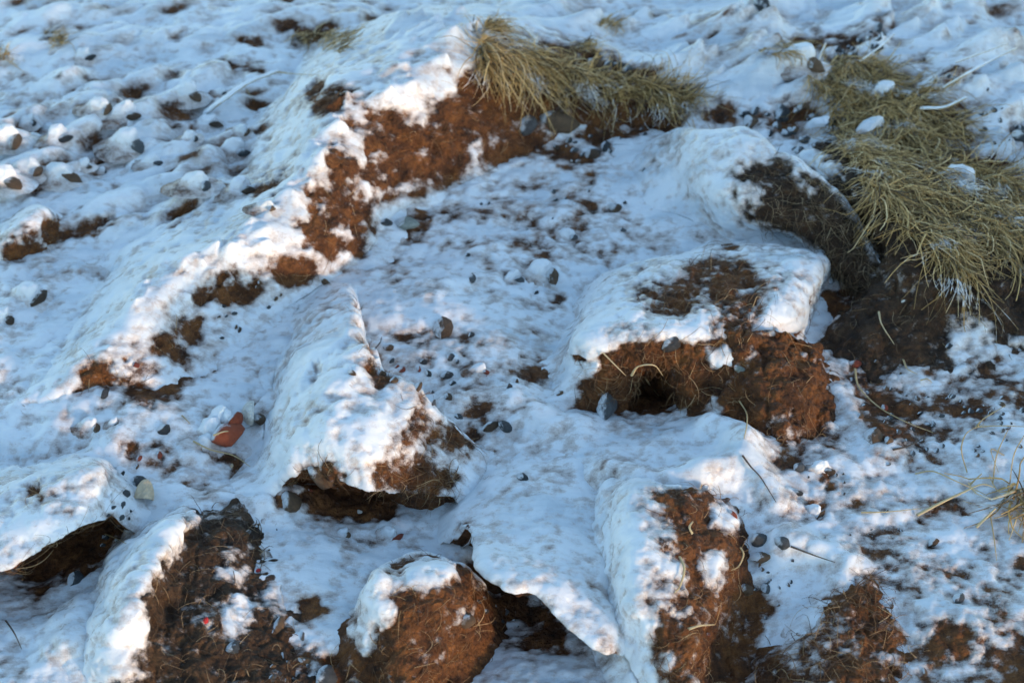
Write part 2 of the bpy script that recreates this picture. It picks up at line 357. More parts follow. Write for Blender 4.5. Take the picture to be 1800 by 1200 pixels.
G_POLY = [
 (.75, 14, [(905, 290), (960, 240), (1050, 200), (1150, 175), (1290, 185), (1295, 222), (1190, 222), (1120, 240), (1050, 258), (980, 262)]),
 (.62, 22, [(950, 270), (1050, 250), (1120, 255), (1060, 290), (980, 300)]),
 (.9, 24, [(1410, 590), (1560, 620), (1700, 690), (1810, 700), (1810, 640), (1650, 560), (1500, 500), (1420, 500)]),
 (.86, 26, [(1470, 640), (1600, 690), (1790, 690), (1620, 755), (1530, 760), (1480, 700)]),
 (.50, 30, [(1570, 730), (1810, 690), (1810, 780), (1640, 820), (1560, 800)]),
 (.1, 14, [(1670, 590), (1760, 560), (1740, 640), (1680, 650)]), (.1, 14, [(1740, 570), (1810, 590), (1810, 680), (1750, 650)]),
 (.12, 10, [(1425, 620), (1460, 650), (1500, 680), (1530, 740), (1570, 780), (1500, 800), (1470, 740), (1430, 660)]),
 (.85, 12, [(1380, 765), (1480, 745), (1485, 785), (1415, 800), (1395, 830), (1370, 830)]),
 (.85, 10, [(1440, 825), (1490, 830), (1470, 858), (1445, 850)]), (.8, 10, [(1415, 880), (1460, 890), (1450, 912), (1425, 908)]),
 (.7, 10, [(1540, 755), (1570, 760), (1570, 775), (1545, 772)]),
 (.5, 14, [(1590, 930), (1640, 935), (1630, 960), (1600, 955)]), (.5, 14, [(1620, 870), (1710, 880), (1700, 905), (1640, 900)]),
 (.9, 16, [(1295, 1060), (1345, 1000), (1330, 950), (1375, 960), (1385, 1060), (1350, 1110), (1330, 1210), (1235, 1210), (1245, 1110)]),
 (.1, 12, [(1375, 950), (1480, 1000), (1480, 1040), (1420, 1120), (1370, 1210), (1350, 1210), (1355, 1100), (1350, 1020)]),
 (.40, 30, [(1580, 1060), (1810, 1030), (1810, 1210), (1600, 1210)]), (.75, 14, [(1785, 1150), (1810, 1140), (1810, 1210), (1790, 1210)]), (.8, 10, [(1775, 975), (1810, 980), (1810, 1010), (1785, 1005)]),
 (.34, 40, [(1480, 840), (1800, 860), (1800, 1040), (1560, 1020), (1440, 940)]), (.30, 40, [(700, 400), (1100, 300), (1150, 420), (900, 480)]), (.24, 50, [(0, 700), (480, 740), (420, 880), (0, 860)]), (.26, 40, [(650, 560), (900, 560), (980, 740), (760, 720)]),
 (.6, 10, [(1730, 1060), (1775, 1065), (1765, 1090), (1740, 1085)]),
 (.75, 16, [(450, 1080), (530, 1090), (560, 1140), (640, 1170), (660, 1210), (440, 1210)]), (.2, 12, [(480, 1080), (540, 1090), (590, 1150), (560, 1160), (500, 1120)]),
 (.6, 12, [(510, 1080), (560, 1040), (575, 1075), (540, 1100)]),
 (.98, 14, [(20, 975), (200, 880), (225, 930), (160, 1015), (50, 1045)]),
 (.55, 12, [(200, 870), (240, 880), (230, 920), (200, 920)]),
 (1.15, 16, [(822, 955), (850, 990), (940, 1050), (1000, 1100), (990, 1125), (910, 1105), (830, 1060)]), (.45, 24, [(830, 1060), (1000, 1120), (1080, 1150), (980, 1160), (850, 1120)]),  # first patch: soil set strong to blacken the shaded gap under the lip
 (.45, 14, [(1000, 1090), (1040, 1090), (1100, 1160), (1060, 1170)]),
 (1.1, 14, [(520, 860), (640, 860), (710, 885), (690, 920), (600, 910), (540, 905)]), (.7, 10, [(480, 870), (530, 862), (530, 900), (490, 895)]),  # first patch: bare soil, strengthened to darken the shade under the clod
 (.70, 14, [(750, 745), (800, 700), (840, 715), (905, 725), (900, 752), (840, 765), (790, 800), (750, 800)]),
 (1.15, 10, [(1085, 680), (1190, 672), (1196, 715), (1150, 728), (1092, 722)]), (.45, 18, [(900, 640), (960, 620), (965, 660), (920, 675)]), (.5, 16, [(640, 570), (660, 620), (700, 680), (680, 690), (640, 640)]),  # first patch: soil colour put in to make the shaded hollow dark
 (.5, 14, [(920, 530), (980, 520), (1000, 510), (985, 545), (930, 550)]),
 (.62, 18, [(360, 530), (480, 505), (545, 490), (500, 540), (430, 580), (370, 610), (335, 600)]), (.8, 10, [(385, 598), (420, 598), (418, 618), (390, 615)]),
 (.72, 14, [(540, 490), (640, 425), (665, 450), (610, 470), (560, 505)]), (.78, 12, [(650, 372), (750, 370), (760, 400), (720, 425), (670, 415)]),
 (.5, 12, [(650, 440), (720, 430), (720, 450), (650, 465)]),
 (.72, 16, [(85, 385), (200, 385), (215, 410), (150, 420), (95, 445)]), (.50, 16, [(225, 690), (330, 620), (345, 660), (300, 700), (235, 725)]), (.75, 8, [(340, 640), (372, 635), (368, 655), (345, 660)]),  # second patch: brown soil with pebble shadows put into the same tone
 (.8, 10, [(330, 780), (430, 790), (455, 830), (430, 850), (360, 800)]), (.5, 14, [(440, 700), (475, 720), (470, 745), (440, 740)]),
 (.6, 12, [(240, 705), (275, 690), (270, 720), (240, 725)]), (.6, 14, [(210, 790), (250, 780), (245, 800), (215, 805)]),
 (.42, 20, [(320, 860), (420, 880), (410, 900), (330, 880)]), (.35, 20, [(650, 600), (720, 590), (720, 680), (690, 700)]),
 (.45, 20, [(1080, 490), (1000, 500), (1010, 520), (1080, 510)]),
 # far patches at the top of the picture
 (.7, 8, [(-20, 90), (28, 95), (20, 112), (-20, 118)]), (.7, 10, [(60, 72), (92, 48), (120, 55), (110, 78), (70, 88)]), (.6, 8, [(135, 55), (215, 58), (210, 66), (140, 66)]),
 (.75, 8, [(365, 97), (400, 104), (435, 112), (475, 120), (465, 128), (400, 122)]), (.7, 7, [(400, 72), (460, 66), (460, 80), (410, 82)]),
 (.7, 10, [(490, 66), (560, 50), (620, 55), (620, 95), (560, 105), (570, 80)]), (.7, 8, [(15, 132), (70, 132), (60, 147), (20, 147)]), (.75, 9, [(95, 150), (160, 146), (155, 160), (110, 168)]),
 (.3, 20, [(0, 170), (300, 190), (280, 230), (0, 230)]),
 (.6, 14, [(990, 70), (1090, 30), (1100, 45), (1020, 95)]), (.72, 14, [(1040, 105), (1130, 110), (1160, 140), (1100, 145), (1060, 125)]),
 (.60, 16, [(1300, 200), (1400, 175), (1460, 190), (1490, 235), (1430, 262), (1340, 240)]), (.66, 16, [(1450, 90), (1480, 55), (1555, 40), (1560, 70), (1510, 110)]),
 (.6, 14, [(1370, 70), (1440, 60), (1450, 95), (1390, 100)]), (.55, 18, [(1610, 115), (1690, 100), (1720, 150), (1650, 190)]), (.8, 10, [(1765, 225), (1810, 215), (1810, 255), (1775, 250)]),
 (.8, 8, [(1322, 0), (1370, -10), (1370, 20), (1330, 22)]), (.5, 14, [(1780, 0), (1810, 0), (1810, 30), (1780, 30)]), (.5, 12, [(1500, 10), (1560, 20), (1560, 35), (1500, 30)]),
 (.55, 18, [(1430, 100), (1700, 130), (1720, 260), (1810, 330), (1810, 540), (1720, 520), (1500, 330), (1470, 240)]),
]
def build_ground():
    nv, nu = 580, 560
    def axis(lo, hi, n, far_lo, far_hi, k=64):
        a = np.linspace(lo, hi, n); st = a[1] - a[0]
        up = hi + (far_hi - hi) * (np.linspace(0, 1, k + 1)[1:] ** 4.0) + st * np.arange(1, k + 1)
        dn = lo - (lo - far_lo) * (np.linspace(0, 1, k + 1)[1:] ** 4.0) - st * np.arange(1, k + 1)
        return np.concatenate([dn[::-1], a, up])
    vpix = axis(0, 1, nv, -7, 16)
    y0, y1 = float(P(900, 1250)[1]), float(P(900, -60)[1])
    yy = y0 + (y1 - y0) * vpix
    uu = axis(-1, 1, nu, -40, 40)
    hw = lambda y: np.interp(y, [y0, y1], [abs(P(-60, 1250)[0]), abs(P(-60, -60)[0])])
    X = np.zeros((len(yy), len(uu), 3)); X[..., 1] = yy[:, None]; X[..., 0] = uu[None] * hw(yy)[:, None]
    X[..., 2] = ground_base(X[..., 0], X[..., 1])
    fine = (np.abs(uu)[None] <= 1.02) & (vpix >= -.02)[:, None] & (vpix <= 1.02)[:, None]
    X[..., 2] += .016 * fbm(X, .16, 3, 3.0) + .0085 * fbm(X, .055, 3, 9.0, (.6, 1.0, 1))
    return X, fine
GX, GFINE = build_ground()

BARE_LO, BARE_HI = .40, .62
def dress(X, Nn, m_raster, default_back, thick, rough, seed, under=True, lumps=.004, vis=None, up_bumps=True, jitter=1.0):
    """soil surface, snow surface and bare-ness for a base surface X"""
    px, py, f = proj(X)
    wob = 10.0
    wx = fbm(X, .035, 3, seed + 1.0); wy = fbm(X, .035, 3, seed + 31.0)
    m = sample(m_raster, px + wx * wob * 2, py + wy * wob * 2); m = .5 + (m - .5) * .76
    inside = (px > -120) & (px < 1900) & (py > -80) & (py < 1290)
    m = np.where(inside, m, default_back)
    view = CAM - X; view /= np.linalg.norm(view, axis=-1, keepdims=True)
    facing = (view * Nn).sum(-1)
    if vis is None: m = np.where(facing < .04, default_back, m)
    n1 = fbm(X, .060, 4, seed + 61.0, (.8, 1.1, 1), .6); n2 = fbm(X, .016, 2, seed + 3.0)
    amp = 1.0 * np.clip(1.25 - np.abs(m - .5) * 1.95, .22, 1.2) * jitter
    s = m + amp * n1 + .38 * n2
    if under: s = np.where(Nn[..., 2] < -.05, np.maximum(s, .95), s)
    hb = 0
    if up_bumps:
        hb, bb = bumps(X); s = np.maximum(s - .25 * (hb > .008), s * 0 + bb * 1.0)
    s = np.clip(s, -.2, 1.2)
    w = sstep(.30, .66, s)
    up = np.zeros_like(X); up[..., 2] = 1.0; up[..., 0] = .18
    low = lumps * fbm(X, .07, 2, seed + 5.0)
    puff = np.abs(fbm(X, .045, 2, seed + 15.0)) - .15
    clump = 1.5 * fbm(X, .034, 4, seed + 44.0, (1, 1, 1), .66) - .55 * np.maximum(0, .18 - np.abs(fbm(X, .040, 2, seed + 54.0))) / .18
    soil = X + Nn * (low + rough * clump * (0.25 + .75 * w))[..., None]
    t = thick * .5 * (1 - sstep(-.15, .68, s)) + lumps * .9 * puff * (1 - w) - .0025 * sstep(.48, .66, s) - rough * .35 * (1 - w) * 0
    snow = X + Nn * (low + t + rough * clump * .75 * w)[..., None]
    if up_bumps:
        snow = snow + up * hb[..., None] * 1.0; soil = soil + up * (hb * .75)[..., None]
    return soil, snow, s
def emit(parent, name_soil, name_snow, soil, snow, s, material, loc=(0, 0, 0), skirt=None, keep_snow=.66, kind=None):
    nu, nv = s.shape; F = grid_faces(nu, nv)
    a = s.ravel()
    o1 = mesh_obj(name_soil, soil.reshape(-1, 3), F, material, parent, {'bare': a}, loc)
    fm = a[F].min(1) < keep_snow
    if skirt is not None: fm &= ~skirt.ravel()[F].any(1)
    Fs = F[fm]; used = np.unique(Fs); re = np.full(nu * nv, -1); re[used] = np.arange(len(used))
    o2 = mesh_obj(name_snow, snow.reshape(-1, 3)[used], re[Fs], material, parent, {'bare': a[used]}, loc) if len(Fs) else None
    return o1, o2

# ground and its snow
_n = grid_normals(GX); _n *= np.sign(_n[..., 2:3])
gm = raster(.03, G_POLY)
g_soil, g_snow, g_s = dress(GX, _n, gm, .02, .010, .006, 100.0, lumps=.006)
far = ~GFINE
g_soil[far] -= np.array([0, 0, .006]); 
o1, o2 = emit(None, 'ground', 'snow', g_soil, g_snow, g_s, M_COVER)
tag(o1, 'frozen red brown soil showing through the snow between the clods', 'ground', None, 'structure')
tag(o2, 'thin wind blown snow crust over the frozen soil', 'snow', None, 'stuff')
_top = np.where((g_s < .58)[..., None], g_snow, g_soil)
remember(_top[GFINE], grid_normals(_top)[GFINE] * np.sign(grid_normals(_top)[GFINE][:, 2:3]), g_s[GFINE])

# ------------------------------------------------------------------ strands: roots, straws, grass
def strands(paths, radii, tones, sides=3):
    """paths (n, k, 3): tubes tapering to the tip"""
    n, k, _ = paths.shape
    T = np.gradient(paths, axis=1); T /= np.maximum(np.linalg.norm(T, axis=-1, keepdims=True), 1e-9)
    ref = np.tile(np.array([.31, .22, .93]), (n, k, 1)); A = np.cross(T, ref); A /= np.maximum(np.linalg.norm(A, axis=-1, keepdims=True), 1e-9); B = np.cross(T, A)
    tap = np.linspace(1, .35, k)[None, :, None]
    V = []
    for q in range(sides):
        an = 2 * math.pi * q / sides
        V.append(paths + (A * math.cos(an) * 1.35 + B * math.sin(an) * .75) * radii[:, None, None] * tap)
    V = np.stack(V, 2)                                   # n k sides 3
    idx = np.arange(n * k * sides).reshape(n, k, sides); F = []
    for q in range(sides):
        r = (q + 1) % sides
        F.append(np.stack([idx[:, :-1, q], idx[:, 1:, q], idx[:, 1:, r], idx[:, :-1, r]], -1).reshape(-1, 4))
    tone = np.repeat(tones, k * sides)
    return V.reshape(-1, 3), np.concatenate(F), tone
def root_strands(X, Nn, n, L, rad, rng, lift=.004, flow=None, k=7, curl=1.0, spread=1.0):
    i = rng.integers(0, len(X), n); p0 = X[i]; nn = Nn[i]
    d = rng.normal(size=(n, 3)) * spread
    if flow is not None: d = d * .6 + np.array(flow)
    d -= nn * (d * nn).sum(1, keepdims=True); d /= np.linalg.norm(d, axis=1, keepdims=True) + 1e-9
    ln = rng.uniform(L[0], L[1], n) * rng.uniform(.5, 1, n)
    side = np.cross(nn, d); bend = rng.normal(size=n) * .9 * curl; bend2 = rng.normal(size=n) * .35 * curl
    t = np.linspace(0, 1, k)[None, :]
    ang = bend[:, None] * t + bend2[:, None] * np.sin(t * 5)
    step = ln[:, None] / (k - 1)
    dirs = d[:, None] * np.cos(ang)[..., None] + side[:, None] * np.sin(ang)[..., None]
    q = np.cumsum(dirs * step[..., None], axis=1) - dirs[:, :1] * step[..., None]
    hgt = lift * np.sin(t * math.pi) * rng.uniform(.3, 2.2, n)[:, None] + .0008 + rng.uniform(-.001, .002, n)[:, None]
    sag = -.5 * (ln[:, None] * t) ** 2 / .25
    path = p0[:, None] + q + nn[:, None] * (hgt + sag * .25)[..., None]
    return strands(path, rng.uniform(rad[0], rad[1], n), rng.uniform(0, 1, n))

# ------------------------------------------------------------------ clods of earth and turf
def clod(name, label, cat, rows, default, polys, nu=150, nv=150, thick=.010, rough=.007, seed=0.0, back=.05, material=None, roots=120, rootL=(.02, .07), rootmat=None,
         lumps=.005, flow=None, bump_on=False, group=None, under=True, lift=.004, jitter=1.0, curl=1.0, rad=(.00025, .00062), undercut=False, flare_size=1.0, chunk=.011):
    material = material or M_COVER
    R = np.stack([rowsample(r, nv) for r in rows])
    X = crom(R, np.linspace(0, len(rows) - 1, nu))
    c = X.reshape(-1, 3).mean(0)
    def flare(A, first, last):
        parts = [A]
        for edge, on in ((0, first), (-1, last)):
            if not on: continue
            e_ = A[edge]; out = e_[:, :2] - A[edge + (6 if edge == 0 else -6)][:, :2]
            out2 = e_[:, :2] - c[:2]; out = out / (np.linalg.norm(out, axis=1, keepdims=True) + .01) + .8 * out2 / (np.linalg.norm(out2, axis=1, keepdims=True) + 1e-6)
            out /= np.linalg.norm(out, axis=1, keepdims=True) + 1e-6
            rings = []
            for d, k_ in ((.006, .22), (.013, .45), (.022, .66), (.033, .83), (.046, .95), (.062, 1.05)):
                q = e_.copy(); q[:, :2] += out * d * flare_size; zg = ground_base(q[:, 0], q[:, 1]) - .002 - .020 * (d / .062) ** 1.5
                q[:, 2] = e_[:, 2] + (np.minimum(zg, e_[:, 2]) - e_[:, 2]) * k_; rings.append(q)
            rings = np.array(rings)
            parts = [rings[::-1]] + parts if edge == 0 else parts + [rings]
        return np.concatenate(parts)
    X = flare(X, True, not undercut); X = flare(X.transpose(1, 0, 2), True, True).transpose(1, 0, 2); nu, nv = X.shape[:2]
    Nn = grid_normals(X)
    if (Nn[nu // 3:nu * 2 // 3, nv // 3:nv * 2 // 3, 2]).mean() < 0: Nn = -Nn
    X = X + Nn * (chunk * fbm(X, .09, 3, seed + 77.0))[..., None]
    Nn2 = grid_normals(X); Nn = Nn2 * np.sign((Nn2 * Nn).sum(-1, keepdims=True))
    soil, snow, s = dress(X, Nn, raster(default, polys), back, thick, rough, seed, lumps=lumps, up_bumps=bump_on, jitter=jitter, under=under)
    # skirts sink into the ground
    def skirt(A):
        dn = np.array([0, 0, -.07])
        A = np.concatenate([A[:1] + dn, A, A[-1:] + dn]); return np.concatenate([A[:, :1] + dn, A, A[:, -1:] + dn], 1)
    soil2, snow2 = skirt(soil), skirt(snow); s2 = np.pad(s, 1, mode='edge')
    sk = np.zeros(s2.shape, bool); sk[0] = sk[-1] = True; sk[:, 0] = sk[:, -1] = True
    base = np.array([c[0], c[1], 0.0])
    e = empty(name, base, label, cat, group)
    _, cr = emit(e, 'soil_body', 'snow_crust', soil2, snow2, s2, material, base, None)
    if cr is not None and default > .5: cr['kind'] = 'stuff'
    top = np.where((s < .58)[..., None], snow, soil)
    remember(top, Nn, s)
    if roots:
        rng = np.random.default_rng(int(seed * 13) + 5)
        ok = (s > .5).ravel(); view = ((CAM - soil) * Nn).sum(-1).ravel() > 0
        ok &= view
        if ok.sum() > 20:
            V, F, tone = root_strands(soil.reshape(-1, 3)[ok], Nn.reshape(-1, 3)[ok], roots, rootL, rad, rng, lift, flow, curl=curl)
            r = mesh_obj('roots', V, F, rootmat or M_ROOT, e, {'tone': tone}, base); r['kind'] = 'stuff'
    return e, soil, snow, s, Nn

CL = {}
CL['A'] = clod('earth_bank', 'long diagonal bank of red brown earth with a snowy crest, upper left of the middle', 'earth bank',
 [[(10, 700, 0), (25, 705, 18), (35, 712, 22), (50, 735, 10), (40, 748, -15)],
  [(80, 640, 5), (115, 636, 30), (150, 640, 58), (168, 672, 34), (185, 705, 0)],
  [(140, 570, 5), (175, 568, 44), (205, 588, 76), (250, 640, 42), (310, 690, 0)],
  [(225, 440, 5), (275, 440, 50), (315, 462, 95), (350, 510, 62), (420, 600, 0)],
  [(320, 360, 5), (365, 388, 60), (415, 430, 105), (455, 490, 62), (540, 520, 2)],
  [(390, 290, 10), (445, 320, 70), (500, 365, 115), (560, 425, 75), (640, 450, 2)],
  [(430, 240, 15), (500, 255, 90), (575, 258, 145), (625, 335, 90), (690, 378, 5)],
  [(500, 170, 30), (540, 140, 110), (600, 165, 165), (680, 250, 110), (770, 345, 5)],
  [(560, 90, 40), (620, 90, 125), (700, 120, 180), (780, 220, 105), (850, 308, 5)],
  [(640, 45, 50), (740, 35, 130), (835, 72, 180), (860, 170, 105), (905, 285, 5)],
  [(800, 10, 45), (890, 30, 80), (960, 90, 110), (990, 170, 60), (1010, 245, 0)],
  [(1060, 60, 35), (1110, 85, 45), (1160, 130, 60), (1175, 180, 35), (1180, 218, 0)],
  [(1200, 110, 30), (1230, 130, 35), (1270, 165, 40), (1290, 195, 22), (1300, 222, 0)]],
 .03, [
 (.86, 10, [(600, 225), (640, 205), (700, 200), (770, 190), (800, 150), (830, 105), (865, 120), (905, 190), (910, 290), (840, 306), (780, 338), (760, 346), (700, 348), (662, 342), (652, 370), (656, 405), (642, 445), (600, 452), (545, 446), (520, 420), (528, 372), (548, 340), (600, 312), (560, 300), (580, 270)]),
 (.25, 12, [(600, 160), (700, 160), (770, 150), (785, 190), (770, 215), (740, 225), (700, 215), (650, 210)]),
 (.22, 10, [(755, 200), (785, 195), (790, 240), (760, 262), (700, 290), (720, 265), (750, 245)]),
 (.40, 12, [(592, 230), (640, 225), (640, 285), (600, 290)]), (.35, 12, [(625, 318), (690, 310), (740, 300), (735, 330), (690, 345), (640, 340)]),
 (.35, 10, [(825, 258), (880, 246), (885, 262), (850, 275), (828, 282)]), (.2, 10, [(655, 265), (700, 255), (695, 280), (660, 290)]),
 (.3, 9, [(548, 350), (575, 345), (575, 362), (550, 362)]), (.35, 9, [(580, 400), (640, 390), (620, 430), (585, 415)]),
 (.8, 9, [(548, 140), (592, 150), (625, 150), (600, 180), (562, 205), (545, 195)]),
 (.88, 9, [(442, 330), (490, 310), (515, 300), (540, 290), (520, 320), (480, 345), (455, 358)]),
 (.42, 16, [(320, 470), (420, 440), (520, 450), (545, 490), (400, 545), (320, 540)]),
 (.88, 9, [(335, 512), (400, 492), (470, 488), (545, 455), (555, 475), (540, 500), (470, 505), (400, 548), (350, 540), (330, 530)]),
 (.3, 8, [(430, 465), (540, 460), (540, 478), (430, 490)]),
 (.90, 8, [(143, 655), (170, 648), (190, 656), (165, 670)]), (.92, 8, [(240, 640), (302, 646), (275, 662), (245, 657)]), (.9, 8, [(130, 690), (192, 686), (188, 706), (138, 704)]),
 (.75, 8, [(40, 714), (72, 710), (66, 726)]), (.75, 9, [(235, 670), (276, 672), (270, 700), (240, 715), (225, 690)]), (.85, 8, [(326, 575), (358, 562), (352, 602), (335, 592)]),
 (.7, 8, [(205, 630), (225, 622), (222, 645), (208, 645)]), (.52, 14, [(150, 655), (210, 625), (320, 570), (345, 600), (340, 640), (250, 690), (150, 705)]), (.9, 8, [(150, 655), (192, 650), (185, 672), (155, 672)]), (.92, 8, [(236, 640), (306, 644), (280, 664), (242, 660)]), (.9, 8, [(128, 688), (196, 684), (190, 708), (138, 706)]),
 (.9, 12, [(880, 60), (1000, 90), (1180, 150), (1300, 185), (1300, 230), (900, 290), (850, 150), (840, 90)]),
 ], nu=330, nv=130, thick=.011, rough=.009, seed=1.0, bump_on=True, roots=420, rootL=(.015, .05), jitter=1.1)

CL['B'] = clod('turf_clod', 'snow heaped clod left of the middle with a brown root lined lower right side', 'turf clod',
 [[(540, 525, 0), (575, 512, 12), (600, 510, 22), (622, 518, 12), (632, 535, -10)],
  [(505, 585, 0), (550, 555, 42), (600, 535, 62), (624, 540, 58), (634, 575, 0)],
  [(492, 640, 0), (540, 600, 55), (600, 580, 85), (636, 602, 86), (650, 655, 0)],
  [(478, 720, 0), (520, 660, 62), (595, 640, 100), (662, 648, 98), (690, 715, 5)],
  [(466, 790, 0), (515, 720, 72), (600, 700, 110), (690, 682, 100), (735, 695, 88), (795, 765, 0)],
  [(468, 825, 10), (505, 780, 65), (590, 750, 108), (680, 750, 98), (770, 760, 52), (850, 795, 0)],
  [(485, 838, 25), (535, 805, 66), (615, 805, 92), (670, 825, 78), (735, 840, 40), (810, 840, 4)],
  [(490, 855, 15), (545, 832, 44), (612, 856, 54), (668, 870, 40), (725, 872, 18), (800, 862, 0)],
  [(495, 865, 0), (550, 830, 0), (620, 830, 0), (680, 845, 0), (740, 870, 0), (800, 880, -20)]],
 .04, [
 (.55, 8, [(620, 535), (634, 560), (650, 610), (668, 645), (690, 668), (726, 692), (715, 705), (680, 690), (652, 655), (630, 595)]),
 (.90, 10, [(728, 692), (752, 715), (770, 730), (830, 760), (820, 800), (790, 845), (760, 885), (700, 872), (650, 845), (655, 790), (690, 758), (722, 728)]),
 (.38, 14, [(640, 800), (690, 780), (730, 770), (750, 800), (720, 845), (670, 850)]), (.42, 10, [(770, 790), (820, 790), (800, 830), (750, 850)]),
 (.97, 8, [(532, 835), (558, 812), (592, 812), (598, 850), (572, 872), (538, 872)]),
 (.30, 12, [(600, 780), (650, 780), (640, 840), (610, 820)]),
 ], nu=190, nv=170, thick=.012, rough=.007, seed=2.0, bump_on=True, roots=320, rootL=(.012, .05), lumps=.007, undercut=True)

CL['C'] = clod('turf_clod', 'central clod with snowy back and ragged brown roots hanging over a dark hollow', 'turf clod',
 [[(1095, 488, 0), (1200, 452, 20), (1300, 428, 40), (1410, 440, 55), (1470, 452, 15)],
  [(1055, 492, 15), (1105, 474, 62), (1215, 462, 80), (1320, 462, 85), (1435, 458, 80), (1458, 480, 5)],
  [(1028, 560, 20), (1060, 528, 72), (1190, 515, 98), (1320, 515, 98), (1418, 500, 86), (1430, 545, 0)],
  [(1008, 600, 30), (1036, 578, 92), (1150, 560, 115), (1300, 552, 108), (1392, 555, 84), (1405, 610, 0)],
  [(1002, 625, 40), (1030, 608, 88), (1130, 592, 112), (1240, 588, 106), (1330, 586, 90), (1392, 605, 40)],
  [(1015, 650, 35), (1055, 640, 66), (1135, 628, 84), (1225, 628, 80), (1320, 630, 70), (1385, 640, 30)],
  [(1012, 695, 16), (1050, 685, 32), (1095, 668, 44), (1132, 646, 52), (1168, 648, 52), (1202, 680, 38), (1270, 695, 32), (1350, 700, 15)],
  [(1012, 738, -5), (1050, 738, -5), (1092, 722, -8), (1128, 660, -5), (1165, 664, -5), (1198, 738, -5), (1262, 750, -5), (1335, 738, -5)]],
 .05, [
 (.62, 14, [(1115, 492), (1200, 482), (1268, 430), (1312, 440), (1330, 500), (1375, 560), (1330, 592), (1230, 580), (1150, 545)]),
 (.66, 12, [(1262, 440), (1308, 450), (1345, 530), (1320, 575), (1260, 555), (1250, 500)]), (.1, 12, [(1330, 440), (1450, 450), (1400, 570), (1380, 575), (1340, 510)]),
 (1.0, 10, [(1022, 640), (1060, 625), (1110, 612), (1165, 585), (1250, 600), (1300, 592), (1400, 600), (1400, 720), (1250, 760), (1000, 740), (1015, 700)]),
 (.25, 8, [(1015, 630), (1050, 628), (1052, 655), (1035, 670), (1018, 660)]), (.05, 8, [(1252, 610), (1282, 612), (1302, 645), (1270, 655), (1250, 640)]),
 (.12, 10, [(1160, 545), (1230, 570), (1300, 580), (1200, 588), (1150, 585), (1080, 605), (1060, 590)]),
 ], nu=200, nv=220, thick=.012, rough=.008, seed=3.0, roots=480, rootL=(.018, .065), lumps=.006, lift=.008, flow=(.35, -.35, -.1), undercut=True)

CL['D'] = clod('earth_block', 'bare red brown earth block sloping down right of the dark hollow', 'earth block',
 [[(1235, 600, 85), (1290, 585, 100), (1340, 580, 104), (1400, 585, 88), (1442, 610, 50)],
  [(1238, 650, 62), (1285, 625, 90), (1335, 622, 98), (1410, 635, 80), (1465, 665, 28)],
  [(1246, 712, 36), (1285, 685, 66), (1350, 680, 82), (1430, 690, 60), (1490, 725, 12)],
  [(1272, 760, 12), (1310, 735, 44), (1370, 738, 58), (1440, 745, 40), (1510, 775, 4)],
  [(1310, 800, 0), (1350, 785, 22), (1390, 795, 28), (1440, 795, 16), (1505, 805, 0)],
  [(1340, 835, -8), (1370, 840, 0), (1400, 845, 2), (1440, 838, 0), (1485, 830, -6)]],
 .95, [(.45, 10, [(1395, 590), (1425, 610), (1420, 640), (1400, 620)]), (.3, 10, [(1245, 690), (1275, 700), (1275, 760), (1245, 740)]), (.35, 12, [(1440, 730), (1490, 730), (1490, 790), (1460, 775)])],
 nu=150, nv=140, thick=.009, rough=.010, seed=4.0, back=.6, roots=260, rootL=(.012, .05), chunk=.022)

CL['H'] = clod('turf_clod', 'uplifted slab of fibrous turf, snow on its left end, beside the dark crack', 'turf slab',
 [[(1110, 262, 0), (1115, 290, 8), (1130, 340, 0), (1140, 370, -10)],
  [(1165, 240, 15), (1180, 238, 62), (1185, 290, 55), (1195, 350, 20), (1205, 385, 0)],
  [(1225, 255, 40), (1245, 238, 112), (1252, 295, 104), (1258, 340, 84), (1272, 380, 46), (1280, 402, 18), (1284, 420, -5)],
  [(1310, 262, 60), (1312, 236, 128), (1328, 300, 118), (1330, 355, 96), (1338, 390, 62), (1336, 402, 36), (1328, 410, 5)],
  [(1400, 300, 70), (1385, 276, 124), (1412, 330, 112), (1424, 382, 86), (1416, 412, 62), (1405, 412, 40), (1390, 405, 10)],
  [(1470, 345, 60), (1452, 325, 108), (1478, 375, 94), (1486, 430, 70), (1474, 462, 46), (1455, 460, 28), (1440, 455, 5)],
  [(1530, 430, 45), (1515, 410, 80), (1532, 445, 66), (1540, 482, 50), (1520, 505, 32), (1500, 505, 18), (1480, 505, 0)],
  [(1560, 505, 10), (1552, 495, 30), (1556, 510, 25), (1550, 525, 18), (1535, 535, 10), (1520, 535, 0)]],
 .03, [
 (.95, 10, [(1350, 262), (1400, 288), (1455, 318), (1560, 480), (1565, 530), (1480, 510), (1430, 440), (1400, 418), (1340, 398), (1292, 382), (1306, 366), (1360, 345), (1345, 330), (1370, 320)]),
 (.52, 14, [(1290, 290), (1340, 285), (1420, 320), (1400, 345), (1330, 350), (1290, 330)]), (.25, 10, [(1400, 300), (1440, 330), (1420, 340), (1380, 315)])],
 nu=200, nv=150, thick=.011, rough=.006, seed=5.0, material=M_MID, roots=850, rootL=(.02, .07), rootmat=M_FIBRE, flow=(.5, -.55, -.35), lift=.005, undercut=True, under=False)

